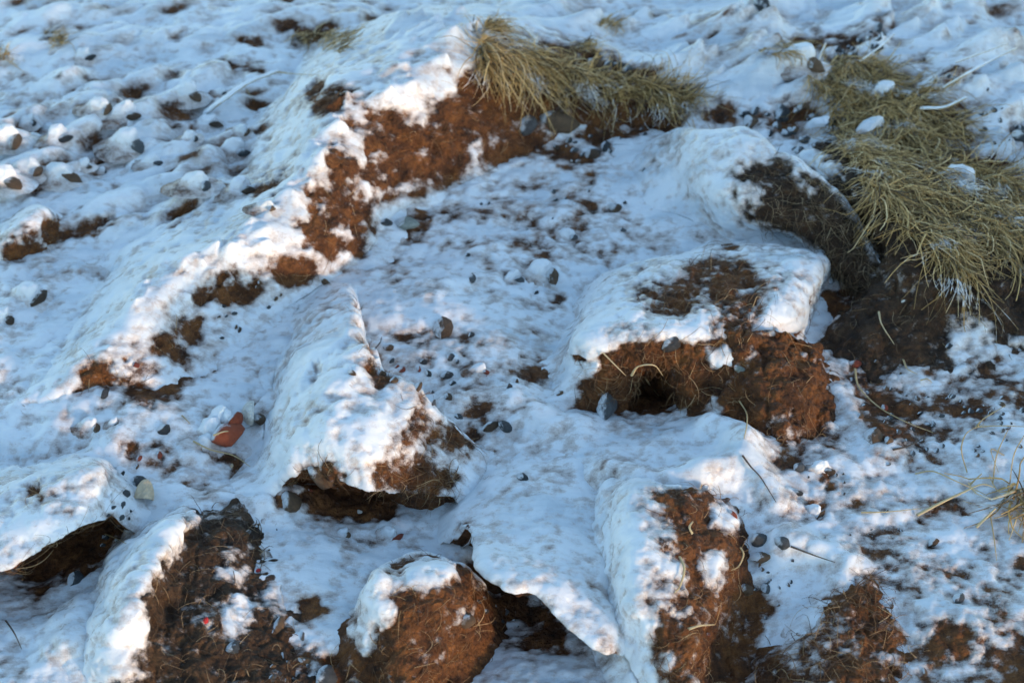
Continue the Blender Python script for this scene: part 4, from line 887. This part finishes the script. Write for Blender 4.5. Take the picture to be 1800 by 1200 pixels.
# pebbles named one by one in the stony snow left of the middle
PEB = [(744, 636, 15, 'grey', 'dark oval pebble just above the red pebble in stony snow'), (736, 648, 13, 'red', 'red pebble right below the dark oval pebble'), (706, 650, 14, 'red', 'red round pebble left in the stony snow'), (698, 644, 9, 'red', 'tiny red pebble touching the round red pebble'),
 (689, 634, 11, 'grey', 'small grey pebble left of the red pebbles'), (684, 612, 18, 'brown', 'rust brown pebble at the top left of the stony snow'), (753, 657, 16, 'grey', 'angular dark pebble below the red pebble'), (793, 629, 15, 'grey', 'slanting dark pebble right of the dark oval pebble'),
 (804, 636, 8, 'grey', 'tiny black pebble right of the slanting pebble'), (786, 660, 20, 'grey', 'grey pebble with ice in the middle of the stony snow'), (797, 674, 14, 'grey', 'grey teardrop pebble below the iced grey pebble'), (735, 680, 20, 'brown', 'brown black pebble crossed by a straw on the clod edge'),
 (759, 687, 9, 'grey', 'thin dark pebble standing above the lower grey one'), (765, 705, 15, 'grey', 'grey pebble with brown base above the root face'), (788, 698, 17, 'brown', 'long brown pebble above the root face'), (806, 733, 15, 'grey', 'dark pebble among roots right of the long brown pebble'),
 (828, 588, 12, 'grey', 'small dark pebble below the angular iced stone'), (895, 676, 12, 'grey', 'dark pebble in pink lit snow near the middle'), (908, 667, 10, 'brown', 'small brown pebble in pink lit snow near the middle'), (985, 690, 14, 'brown', 'dark brown pebble left of the dark hollow'),
 (855, 662, 4, 'red', 'tiny red grain beside the rimed red stone'), (670, 655, 16, 'brown', 'brown pebble wedged on the snow clod edge'), (694, 668, 20, 'brown', 'frosted brown lump wedged below on the snow clod edge'),
 (280, 800, 14, 'red', 'red pebble in snow left of the brick fragment'), (246, 806, 12, 'red', 'reddish chip left of the red pebble'), (242, 820, 12, 'brown', 'brown pebble below the reddish chip'), (218, 831, 10, 'grey', 'round black pebble above the dark stones at left'),
 (240, 642, 13, 'red', 'red chip on the lower earth bank'), (362, 1090, 12, 'scarlet', 'bright scarlet scrap on the dark lower left clod'), (455, 1000, 10, 'scarlet', 'small scarlet scrap at the upper right of the dark clod'), (1245, 1112, 10, 'red', 'orange red pebble in the crevice of the tall clod'),
 (1289, 902, 18, 'red', 'dark red stone on the tall clod beside its snow patch'), (1503, 641, 22, 'red', 'red brown stone at the root of the long bent straw'), (1555, 718, 14, 'red', 'small red stone below the long bent straw'), (1562, 816, 9, 'grey', 'black pebble alone on smooth snow at right'),
 (545, 862, 8, 'red', 'red grain beside the earth lump under the snow heaped clod'), (440, 932, 10, 'grey', 'grey pebble in snow right of the dark lower left clod'), (485, 930, 9, 'grey', 'pair of tiny dark pebbles right of the dark clod'), (1625, 1180, 14, 'brown', 'brown pebble in glazed snow at the bottom right')]
for q, (px, py, w, c, lab) in enumerate(PEB):
    o, *_ = place(ST[c][(q * 2) % 5], px, py, w * 1.1, 1.15, .3, rr, .5); tag(o, lab, 'pebble', 'single pebbles in the snow')
# loose scatter of small dark pebbles, each told apart by the nearest landmark
LANDMARKS = [(778, 580, 'angular iced stone'), (928, 222, 'blue grey stone under the grass'), (714, 393, 'pale lichen stone'), (1533, 768, 'olive oval stone'), (1336, 950, 'angular stone by the tall clod'),
 (1345, 1034, 'wet grey stone'), (287, 755, 'diamond shaped stone'), (256, 875, 'tan shell'), (132, 1018, 'flat stone before the black gap'), (1082, 366, 'lone rimed stone'), (830, 490, 'dark stone chip'),
 (1090, 116, 'row of dark stones'), (1065, 258, 'grey gully stone'), (410, 1140, 'sunken grey stone'), (575, 1190, 'bottom edge stone'), (1792, 240, 'black edge stone'), (1670, 608, 'round black pebble'), (1375, 200, 'large dark gap stone'),
 (1320, 215, 'brown gap stone'), (955, 480, 'rime cone'), (1640, 765, 'tip of the long bent straw'), (1590, 738, 'bend of the long straw'), (1716, 750, 'fork of thin straws'), (1780, 748, 'level edge straw'), (1680, 860, 'thick golden straw'),
 (1503, 641, 'red brown stone'), (1610, 655, 'short curved straw'), (1555, 718, 'small red stone'), (1440, 78, 'iced stalk by the snow fin'), (1572, 60, 'faint iced stalk'), (1730, 110, 'long slanting iced stalk'), (1700, 172, 'iced grass bundle'),
 (537, 1162, 'brown clod stone'), (490, 1100, 'reddish brown stone'), (905, 1040, 'shelf lip'), (1000, 1100, 'outer shelf lip'), (1562, 816, 'lone black pebble'), (1432, 900, 'rimed patch stone'), (1445, 825, 'rimed stone below the block'),
 (400, 605, 'dark tuft at the bank foot'), (430, 540, 'shaded bank foot'), (500, 500, 'ragged bank edge'), (1440, 225, 'snowy gap stone'), (1130, 240, 'gully mouth'), (1000, 415, 'small rime ridge'), (224, 867, 'small stone left of the shell'), (200, 940, 'black gap corner'), (1545, 90, 'dark gravel patch'), (1500, 75, 'gravel patch edge')]
for pts, n, (a, b), lab, cols, s in (
  ([(1580, 700), (1800, 690), (1800, 790), (1640, 820), (1570, 780)], 44, (6, 15), 'small dark pebble on shaded snow below the right hand bank', ('grey', 'grey', 'brown'), 1),
  ([(1300, 190), (1450, 175), (1490, 240), (1420, 265), (1330, 245)], 34, (10, 24), 'dark stone in the stony gap between turf slab and far grass', ('grey', 'grey', 'brown'), 2),
  ([(1450, 85), (1560, 40), (1560, 80), (1500, 115)], 22, (9, 20), 'blurred dark stone above the flattened grass at upper right', ('grey',), 3),
  ([(960, 250), (1170, 215), (1120, 260), (1000, 285)], 16, (8, 18), 'small stone at the edge of the snow gully under the big grass tuft', ('grey', 'brown'), 4),
  ([(800, 330), (1180, 280), (1160, 440), (960, 520), (760, 470)], 14, (6, 13), 'tiny dark stone in the open middle snow field', ('grey',), 5),
  ([(200, 850), (240, 850), (220, 960), (180, 960)], 14, (7, 14), 'small dark stone beside the gap at the lower left', ('grey',), 6),
  ([(1430, 600), (1560, 640), (1700, 700), (1520, 750)], 18, (7, 14), 'small stone on the shaded soil right of the earth block', ('grey', 'brown', 'brown'), 7),
  ([(1320, 960), (1400, 980), (1380, 1120), (1330, 1120)], 14, (6, 12), 'small stone on the soil right of the tall clod', ('grey', 'brown'), 8),
  ([(1620, 110), (1720, 130), (1800, 230), (1760, 260), (1660, 180)], 18, (8, 18), 'dark stone between snow lumps right of the flattened grass', ('grey',), 9),
  ([(460, 1080), (600, 1150), (600, 1200), (460, 1200)], 12, (8, 18), 'small stone on the soil between the two bottom clods', ('grey', 'brown'), 10),
  ([(840, 1040), (980, 1110), (900, 1110), (840, 1070)], 12, (6, 14), 'small stone in the black gap below the snow shelf', ('grey',), 11),
  ([(1400, 800), (1600, 850), (1600, 950), (1450, 950)], 14, (4, 9), 'tiny dark pebble in the lit snow right of the tall clod', ('grey',), 12),
  ([(380, 500), (520, 490), (470, 560), (380, 600)], 12, (6, 13), 'small dark stone at the shaded foot of the earth bank', ('grey', 'brown'), 13)):
    rg = random.Random(s); q = rand_in(pts, n, np.random.default_rng(s))
    for a_, b_ in q:
        c = rg.choice(cols); w_ = rg.uniform(a, b)
        o, *_ = place(ST[c][rg.randrange(5)], a_, b_, w_, 1.0, .35, rg, .5)
        d2, nm = min((math.hypot(a_ - x, b_ - y), nm) for x, y, nm in LANDMARKS)
        kx, ky = [n for x, y, n_ in LANDMARKS if n_ == nm for n in (a_ - x, b_ - y)]
        side = ('right of' if kx > 0 else 'left of') if abs(kx) > abs(ky) * 1.8 else ('below' if ky > 0 else 'above') if abs(ky) > abs(kx) * 1.8 else ('below' if ky > 0 else 'above') + (' right of' if kx > 0 else ' left of')
        far_ = 'just' if d2 < 28 else 'a little' if d2 < 60 else 'some way'
        size = 'speck sized' if w_ < 8 else 'small' if w_ < 13 else 'medium'
        tag(o, size + (' dark' if c == 'grey' else ' brown') + (' pebble ' if w_ < 13 else ' stone ') + far_ + ' ' + side + ' the ' + nm, 'pebble', 'loose stones near the ' + nm)

# stones wearing a knob of wind packed rime on the left: px, py, width, stone colour, label
def rimed(px, py, w, c, lab, k, lean=0.0, hgt=1.0, bare=1.0, group='rime capped stones'):
    h, n, _ = hit(px, py); f = float(proj(h[None])[2][0]); r = mm(w, f) / 2
    e = empty('rimed_stone', h, lab, 'stone', group)
    s_ = bpy.data.objects.new('stone', ST[c][k % 5]); COL.objects.link(s_); s_.parent = e
    s_.location = (r * .50, -r * .30, r * .12); s_.scale = (r * .60 * bare, r * .36 * bare, r * .40 * hgt); s_.rotation_euler = (.2, .3, k * 1.3)
    c_ = bpy.data.objects.new('rime_cap', CAPM[k % 6]); COL.objects.link(c_); c_.parent = e
    c_.location = (-r * .22, r * .10, -r * .04); c_.scale = (r * .90, r * .70, r * .72 * hgt); c_.rotation_euler = (0, lean, (k * .37) % .9 - .45)
RIM = [(112, 310, 70, 'brown', 'rime capped brown stone on the left snow slope'), (55, 300, 60, 'brown', 'rounded rime knob left of the brown capped stone'), (150, 292, 30, 'brown', 'small rime ball above right of the brown capped stone'),
 (55, 520, 70, 'brown', 'low rime covered lump at the left below the big one'), (8, 560, 50, 'brown', 'rime lump cut by the left edge'), (270, 285, 44, 'grey', 'black stone under a curled rime cap on the left slope'),
 (348, 325, 60, 'grey', 'large rime hump with a dark slot near the bank'), (415, 265, 54, 'grey', 'finger of rime with black stone beside it left of the bank'), (428, 232, 34, 'brown', 'small rime knob with brown stone above the rime finger'), (225, 252, 70, 'grey', 'wide rime cap over a dark stone on the left slope'),
 (370, 215, 50, 'brown', 'rime spike with brown stone at its right below the twig'), (335, 240, 34, 'grey', 'small round rime knob left of the spike'), (220, 200, 54, 'brown', 'rime knob joined to brown gravel on the upper left slope'), (180, 190, 50, 'brown', 'rime knob left of its twin on the upper left slope'),
 (330, 170, 56, 'brown', 'curved rime cap over brown stone left of the twig'), (88, 225, 30, 'grey', 'small dark stone with rime rim at the left slope'), (52, 218, 36, 'grey', 'faint rime ball beside the small dark stone at the left slope'), (105, 242, 50, 'grey', 'flat rimed stone below the small dark stone at the left slope'),
 (15, 245, 70, 'brown', 'pink lit rime lump at the left edge above the middle height'), (10, 320, 70, 'brown', 'pale rime lump at the left edge below the pink one'), (390, 165, 26, 'grey', 'tiny dark stone with rime just below the twig'), (180, 300, 20, 'grey', 'tiny rimed stone on the smooth left slope'),
 (150, 100, 40, 'grey', 'blurred rimed stone far up left'), (955, 480, 66, 'brown', 'rime cone standing in the middle snow field'), (905, 490, 36, 'grey', 'round rime ball left of the rime cone'), (1000, 415, 40, 'grey', 'small rime ridge above the rime cone'), 
 (845, 650, 34, 'red', 'red stone with a thick white rime half in pink lit snow'), (686, 940, 46, 'red', 'red stone behind a white rime knob in front of the snow heaped clod'), (605, 938, 30, 'brown', 'small rimed stone left of the white rime knob'), (425, 330, 54, 'brown', 'rime lump with dripping edge at the bank left end'),
 (470, 360, 40, 'brown', 'small rime knob on the bank crest'), (1445, 825, 44, 'brown', 'rimed brown stone in snow below the earth block'), (1432, 900, 36, 'brown', 'rimed brown stone beside a soil patch lower right'), (160, 748, 44, 'brown', 'soft rime lump in snow below the bank end'), (200, 742, 24, 'grey', 'small dark stone with rime right of the soft rime lump'),
 (1560, 165, 60, 'brown', 'snow lump lying on the flattened grass'), (1535, 235, 70, 'brown', 'jagged snow lump standing in the grass above the right bank'), (1690, 320, 80, 'brown', 'long snow lump on the right hand grass mat'),
 (1410, 110, 80, 'brown', 'tall snow fin left of the flattened grass'), (1500, 255, 30, 'grey', 'little snow knob beside the turf crack'), (1440, 225, 60, 'brown', 'snow covered stone in the stony gap behind the turf slab')]
for q, (px, py, w, c, lab) in enumerate(RIM): rimed(px, py, w * 1.0, c, lab, q, hgt=1.0 + .25 * ((q * 7) % 5) / 5)

# ------------------------------------------------------------------ brick fragment, shells
def rough_box(name, px, py, size, rot, m, label, cat, lift=.4, seed=1, wob=.12, parent=None):
    h, n, _ = hit(px, py)
    bm = bmesh.new(); bmesh.ops.create_cube(bm, size=1.0); bmesh.ops.bevel(bm, geom=bm.edges[:], offset=.10, segments=2, affect='EDGES'); bmesh.ops.subdivide_edges(bm, edges=bm.edges[:], cuts=2, use_grid_fill=True)
    V = np.array([v.co[:] for v in bm.verts]); me = bpy.data.meshes.new(name)
    V = V * (1 + wob * fbm(V, .6, 3, seed))[:, None]
    for v, c in zip(bm.verts, V): v.co = c * np.array(size)
    bm.to_mesh(me); bm.free(); me.materials.append(m)
    me.polygons.foreach_set('use_smooth', np.ones(len(me.polygons), bool))
    o = bpy.data.objects.new(name, me); COL.objects.link(o); o.location = h + np.array([0, 0, size[2] * lift]); o.rotation_euler = rot
    return tag(o, label, cat)
eb = empty('brick_fragment', hit(395, 775)[0], 'broken red brick fragment with frost and straw, left of the white shell', 'brick')
for me_, off, scl, ro in ((ST['brick'][1], (.006, -.004, .016), (.028, .022, .026), .5), (ST['brick'][2], (.016, .018, .026), (.014, .012, .014), 1.2)):
    o = bpy.data.objects.new('brick_piece', me_); COL.objects.link(o); o.parent = eb; o.location = off; o.scale = scl; o.rotation_euler = (.3, .2, ro)
for off, scl, q in (((-.022, .010, .004), (.019, .022, .026), 1), ((-.012, .026, .010), (.018, .016, .024), 2), ((-.026, -.012, .002), (.014, .016, .016), 3), ((.004, .020, .020), (.012, .010, .014), 4)):
    o = bpy.data.objects.new('rime', CAPM[q]); COL.objects.link(o); o.parent = eb; o.location = off; o.scale = scl; o.rotation_euler = (0, .1, q * .4)
def shell(px, py, w, hgt, m, label, rot, lift):
    """thin hollow dome, broken along one side"""
    h, n, _ = hit(px, py); f = float(proj(h[None])[2][0]); r = mm(w, f) / 2; hh = mm(hgt, f)
    nu_, nv_ = 14, 22; V = []; F = []
    for lay, k in ((0, 1.0), (1, .86)):
        for i in range(nu_):
            for j in range(nv_):
                a = math.pi * (.02 + .5 * i / (nu_ - 1)); b = math.pi * 2.0 * j / (nv_ - 1)
                rib = 1 + .012 * math.sin(b * 18)
                V.append((r * k * rib * math.sin(a) * math.cos(b), r * k * rib * math.sin(a) * math.sin(b), hh * k * math.cos(a)))
    n1 = nu_ * nv_; ix = lambda l, i, j: l * n1 + i * nv_ + j
    for i in range(nu_ - 1):
        for j in range(nv_ - 1):
            F.append((ix(0, i, j), ix(0, i + 1, j), ix(0, i + 1, j + 1), ix(0, i, j + 1))); F.append((ix(1, i, j), ix(1, i, j + 1), ix(1, i + 1, j + 1), ix(1, i + 1, j)))
    for i in range(nu_ - 1):
        for j in (0, nv_ - 1): F.append((ix(0, i, j), ix(1, i, j), ix(1, i + 1, j), ix(0, i + 1, j)))
    for j in range(nv_ - 1):
        F.append((ix(0, nu_ - 1, j), ix(0, nu_ - 1, j + 1), ix(1, nu_ - 1, j + 1), ix(1, nu_ - 1, j)))
    me = base_mesh('shell', np.array(V), np.array(F), m); o = bpy.data.objects.new('shell', me); COL.objects.link(o)
    o.location = h + np.array(lift); o.rotation_euler = rot; return tag(o, label, 'shell')
shell(446, 738, 44, 20, M_ST['shell'], 'white half shell standing on edge on the snow, brown hollow to the right', (0, -1.42, .12), (0, 0, .013))
shell(255, 885, 34, 34, M_ST['tan'], 'tan broken shell lying on the snow by dark stones', (-.95, .1, 0), (0, 0, .010))
o, *_ = place(ST['brown'][1], 457, 738, 36, 1.1, .1, rr, .3, 'stone'); tag(o, 'dark brown lump filling the right of the white half shell', 'stone')
o, *_ = place(ST['shell'][2], 631, 899, 10, 1, .3, rr, .3, 'shell_chip'); tag(o, 'tiny white chip in the shadow under the snow heaped clod', 'shell')
o, *_ = place(ST['tan'][3], 408, 818, 9, 1, .3, rr, .3, 'shell_chip'); tag(o, 'tiny cream chip below the brick fragment', 'shell')
o, *_ = place(ST['shell'][2], 1588, 530, 8, 1, .3, rr, .3, 'shell_chip'); tag(o, 'tiny pale chip on the shaded right bank', 'shell')

# ------------------------------------------------------------------ single straws, stalks and twigs
def straw(name, pts, rpx, m, label, cat, lift=None, tone=.6, ice=None):
    """pts: picture points with height above the surface in mm"""
    Q = []
    for p in pts:
        h, n, _ = hit(p[0], p[1], 9); z = h[2] + p[2] / 1000.0; Q.append(P(p[0], p[1], z))
    Q = np.array(Q); k = max(10, 4 * len(pts)); path = crom(Q, np.linspace(0, len(Q) - 1, k))
    f = float(proj(path[:1])[2][0]); r = mm(rpx, f) / 2
    V, F, t = strands(path[None], np.array([r]), np.array([tone]), 6)
    base = Q[0]
    if ice is None:
        o = mesh_obj(name, V, F, m, None, {'tone': t}, base); return tag(o, label, cat)
    e = empty(name, base, label, cat)
    mesh_obj('stem', V, F, m, e, {'tone': t}, base)
    ip = path + np.array([-.25 * r * ice, 0, r * ice * .45]); V, F, t = strands(ip[None], np.array([r * ice]), np.array([tone]), 8)
    V = V + .35 * r * ice * np.stack([fbm(V, .012, 2, 1.0), fbm(V, .012, 2, 2.0), fbm(V, .012, 2, 3.0)], -1)
    mesh_obj('ice_coat', V, F, M_RIME, e, {'tone': t}, base); return e
straw('twig', [(362, 200, 5), (400, 172, 22), (440, 145, 32), (490, 126, 38)], 6, M_STRAW, 'thin ice coated stalk leaning over the snow left of the bank', 'stalk', tone=.2, ice=1.9)
straw('straw', [(490, 127, 40), (515, 130, 30), (560, 132, 12)], 3, M_STRAW, 'thin bare straw continuing the iced stalk to the right', 'straw')
straw('straw', [(433, 158, 20), (440, 168, 10), (449, 174, 2)], 2.5, M_STRAW, 'short straw hanging below the iced stalk', 'straw', tone=.3)
straw('stalk', [(1436, 125, 0), (1440, 105, 20), (1452, 78, 45)], 6, M_STRAW, 'white iced stalk standing beside the tall snow fin', 'stalk', ice=1.0)
straw('stalk', [(1660, 155, 5), (1700, 130, 30), (1745, 105, 45), (1788, 85, 60)], 4.5, M_STRAW, 'long pale iced stalk slanting at the upper right', 'stalk', ice=1.2)
straw('stalk', [(1680, 110, 10), (1730, 92, 35), (1772, 77, 50)], 3.5, M_STRAW, 'second iced stalk above the long slanting one', 'stalk', ice=1.2)
straw('stalk', [(1510, 110, 5), (1545, 85, 25), (1572, 60, 40)], 3.5, M_STRAW, 'faint iced stalk above the flattened grass', 'stalk', ice=1.3)
straw('stalk', [(1620, 192, 8), (1660, 190, 20), (1700, 172, 35)], 5, M_STRAW, 'iced grass bundle right of the flattened grass', 'stalk', ice=1.8)
straw('straw', [(1503, 648, 8), (1510, 680, 6), (1545, 715, 8), (1590, 740, 6), (1640, 760, 2)], 3.6, M_STRAW, 'long bent straw from the red brown stone across the shaded soil', 'straw', tone=.55)
straw('straw', [(1545, 548, 3), (1550, 570, 8), (1572, 605, 4)], 3.4, M_STRAW, 'pale curved root hanging on the shaded bank', 'straw', tone=.9)
straw('straw', [(1588, 632, 2), (1595, 648, 8), (1612, 657, 3)], 3.5, M_STRAW, 'short curved straw on the shaded soil at right', 'straw', tone=.7)
straw('straw', [(1618, 668, 4), (1630, 666, 9), (1638, 672, 3)], 4.0, M_STRAW, 'short bright straw right of the curved one on shaded soil', 'straw', tone=.8)
straw('straw', [(1716, 750, 5), (1730, 735, 25), (1768, 712, 35)], 3.0, M_STRAW, 'thin straw rising over shaded snow at right', 'straw', tone=.6)
straw('straw', [(1716, 750, 8), (1760, 748, 12), (1810, 750, 14)], 3.2, M_STRAW, 'level straw reaching the right edge over shaded snow', 'straw', tone=.6)
straw('straw', [(1612, 905, 3), (1650, 885, 14), (1690, 866, 22), (1725, 851, 28), (1748, 856, 26)], 5.5, M_STRAW, 'thick golden straw lying across snow at right', 'straw', tone=.75)
straw('straw', [(1610, 832, 4), (1640, 828, 20), (1680, 845, 22), (1735, 870, 10)], 4.0, M_STRAW, 'arched straw crossing above the thick golden one', 'straw', tone=.6)
straw('straw', [(1514, 900, 2), (1560, 899, 5), (1620, 893, 6)], 3.2, M_STRAW, 'thin level straw on snow left of the thick golden one', 'straw', tone=.6)
straw('straw', [(1716, 926, 4), (1735, 908, 14), (1750, 893, 20)], 5, M_STRAW, 'short thick straw left of the edge tuft', 'straw', tone=.8)
straw('straw', [(1704, 852, 4), (1715, 842, 14), (1726, 832, 18)], 4, M_STRAW, 'short straw sticking up behind the thick golden one', 'straw', tone=.6)
straw('twig', [(1570, 790, 2), (1595, 784, 6), (1622, 770, 5)], 4, M_TWIG, 'dark twig on snow right of the olive oval stone', 'twig')
straw('twig', [(10, 1090, 4), (25, 1112, 10), (38, 1140, 2)], 3, M_TWIG, 'thin dark stem at the lower left edge', 'twig')
straw('twig', [(1305, 800, 2), (1320, 820, 4), (1338, 840, 2), (1364, 882, 2)], 4, M_TWIG, 'dark root line running down the lit snow right of the middle', 'twig')
straw('twig', [(1390, 960, 2), (1430, 975, 3), (1468, 988, 2)], 4, M_TWIG, 'thin dark crack like root along the snow edge at right', 'twig')
straw('straw', [(320, 730, 2), (328, 738, 6), (334, 745, 2)], 3, M_STRAW, 'short straw on snow left of the brick fragment', 'straw', tone=.3)
straw('straw', [(340, 775, 2), (370, 790, 12), (410, 800, 14), (440, 820, 4)], 3.5, M_STRAW, 'golden straw under the brick fragment', 'straw', tone=.6)
straw('straw', [(375, 765, 22), (395, 758, 30), (418, 758, 22)], 3.5, M_STRAW, 'golden straw across the top of the brick fragment', 'straw', tone=.7)
straw('straw', [(660, 612, 2), (668, 602, 10), (671, 592, 16)], 2.6, M_TWIG, 'thin green grey blade on the snow clod crest', 'straw')
straw('straw', [(185, 938, 2), (205, 946, 6), (222, 955, 2)], 2.8, M_STRAW, 'thin straw over the black gap at lower left', 'straw', tone=.4)
straw('straw', [(1217, 938, 2), (1212, 926, 8), (1218, 916, 4)], 5, M_STRAW, 'pale curved straw on the face of the tall clod', 'straw', tone=.7)
straw('straw', [(1195, 978, 3), (1203, 1000, 8), (1195, 1030, 6), (1185, 1042, 2)], 4.5, M_STRAW, 'forked pale root on the tall clod', 'straw', tone=.7)
straw('straw', [(1210, 1105, 2), (1230, 1099, 8), (1256, 1097, 6)], 5, M_STRAW, 'pale straw sticking out over the crevice of the tall clod', 'straw', tone=.8)
straw('straw', [(1302, 962, 3), (1307, 975, 8), (1298, 995, 4), (1285, 1002, 2)], 3.5, M_STRAW, 'thin arched root below the dark angular stone', 'straw', tone=.5)
straw('straw', [(1300, 705, 2), (1312, 725, 6), (1313, 745, 4), (1308, 770, 2)], 3, M_STRAW, 'thin root hanging down the earth block', 'straw', tone=.6)
straw('straw', [(1060, 620, 5), (1090, 650, 16), (1100, 660, 10)], 3, M_STRAW, 'pale straw slanting on the central clod roots', 'straw', tone=.8)
straw('straw', [(1110, 660, 5), (1122, 644, 20), (1150, 642, 24), (1165, 660, 10)], 4, M_STRAW, 'arched pale straw loop over the dark hollow', 'straw', tone=.85)
straw('straw', [(1135, 665, 10), (1145, 680, 16), (1158, 695, 12)], 4, M_STRAW, 'orange straw hanging into the dark hollow', 'straw', tone=.6)
for q, (pts, lab) in enumerate((([(1745, 850, 2), (1752, 800, 22), (1772, 755, 40)], 'leaning dull straw blade above the edge tuft'), ([(1775, 850, 2), (1782, 800, 30), (1800, 765, 45)], 'dull straw blade nearest the right edge above the tuft'),
    ([(1700, 830, 2), (1690, 790, 18), (1700, 760, 26), (1730, 745, 30)], 'hooked dull straw left of the edge tuft'), ([(1740, 900, 2), (1748, 950, 8), (1752, 985, 2)], 'thin dull stem lying below the edge tuft'), ([(1765, 800, 10), (1742, 790, 20), (1755, 830, 6)], 'short crossed straw blade above the edge tuft'))):
    straw('stalk', pts, 2.6, M_STRAW, lab, 'stalk', tone=.45)
print('tris', sum(len(o.data.polygons) * 2 for o in bpy.data.objects if o.type == 'MESH'), 'objects', len(bpy.data.objects))
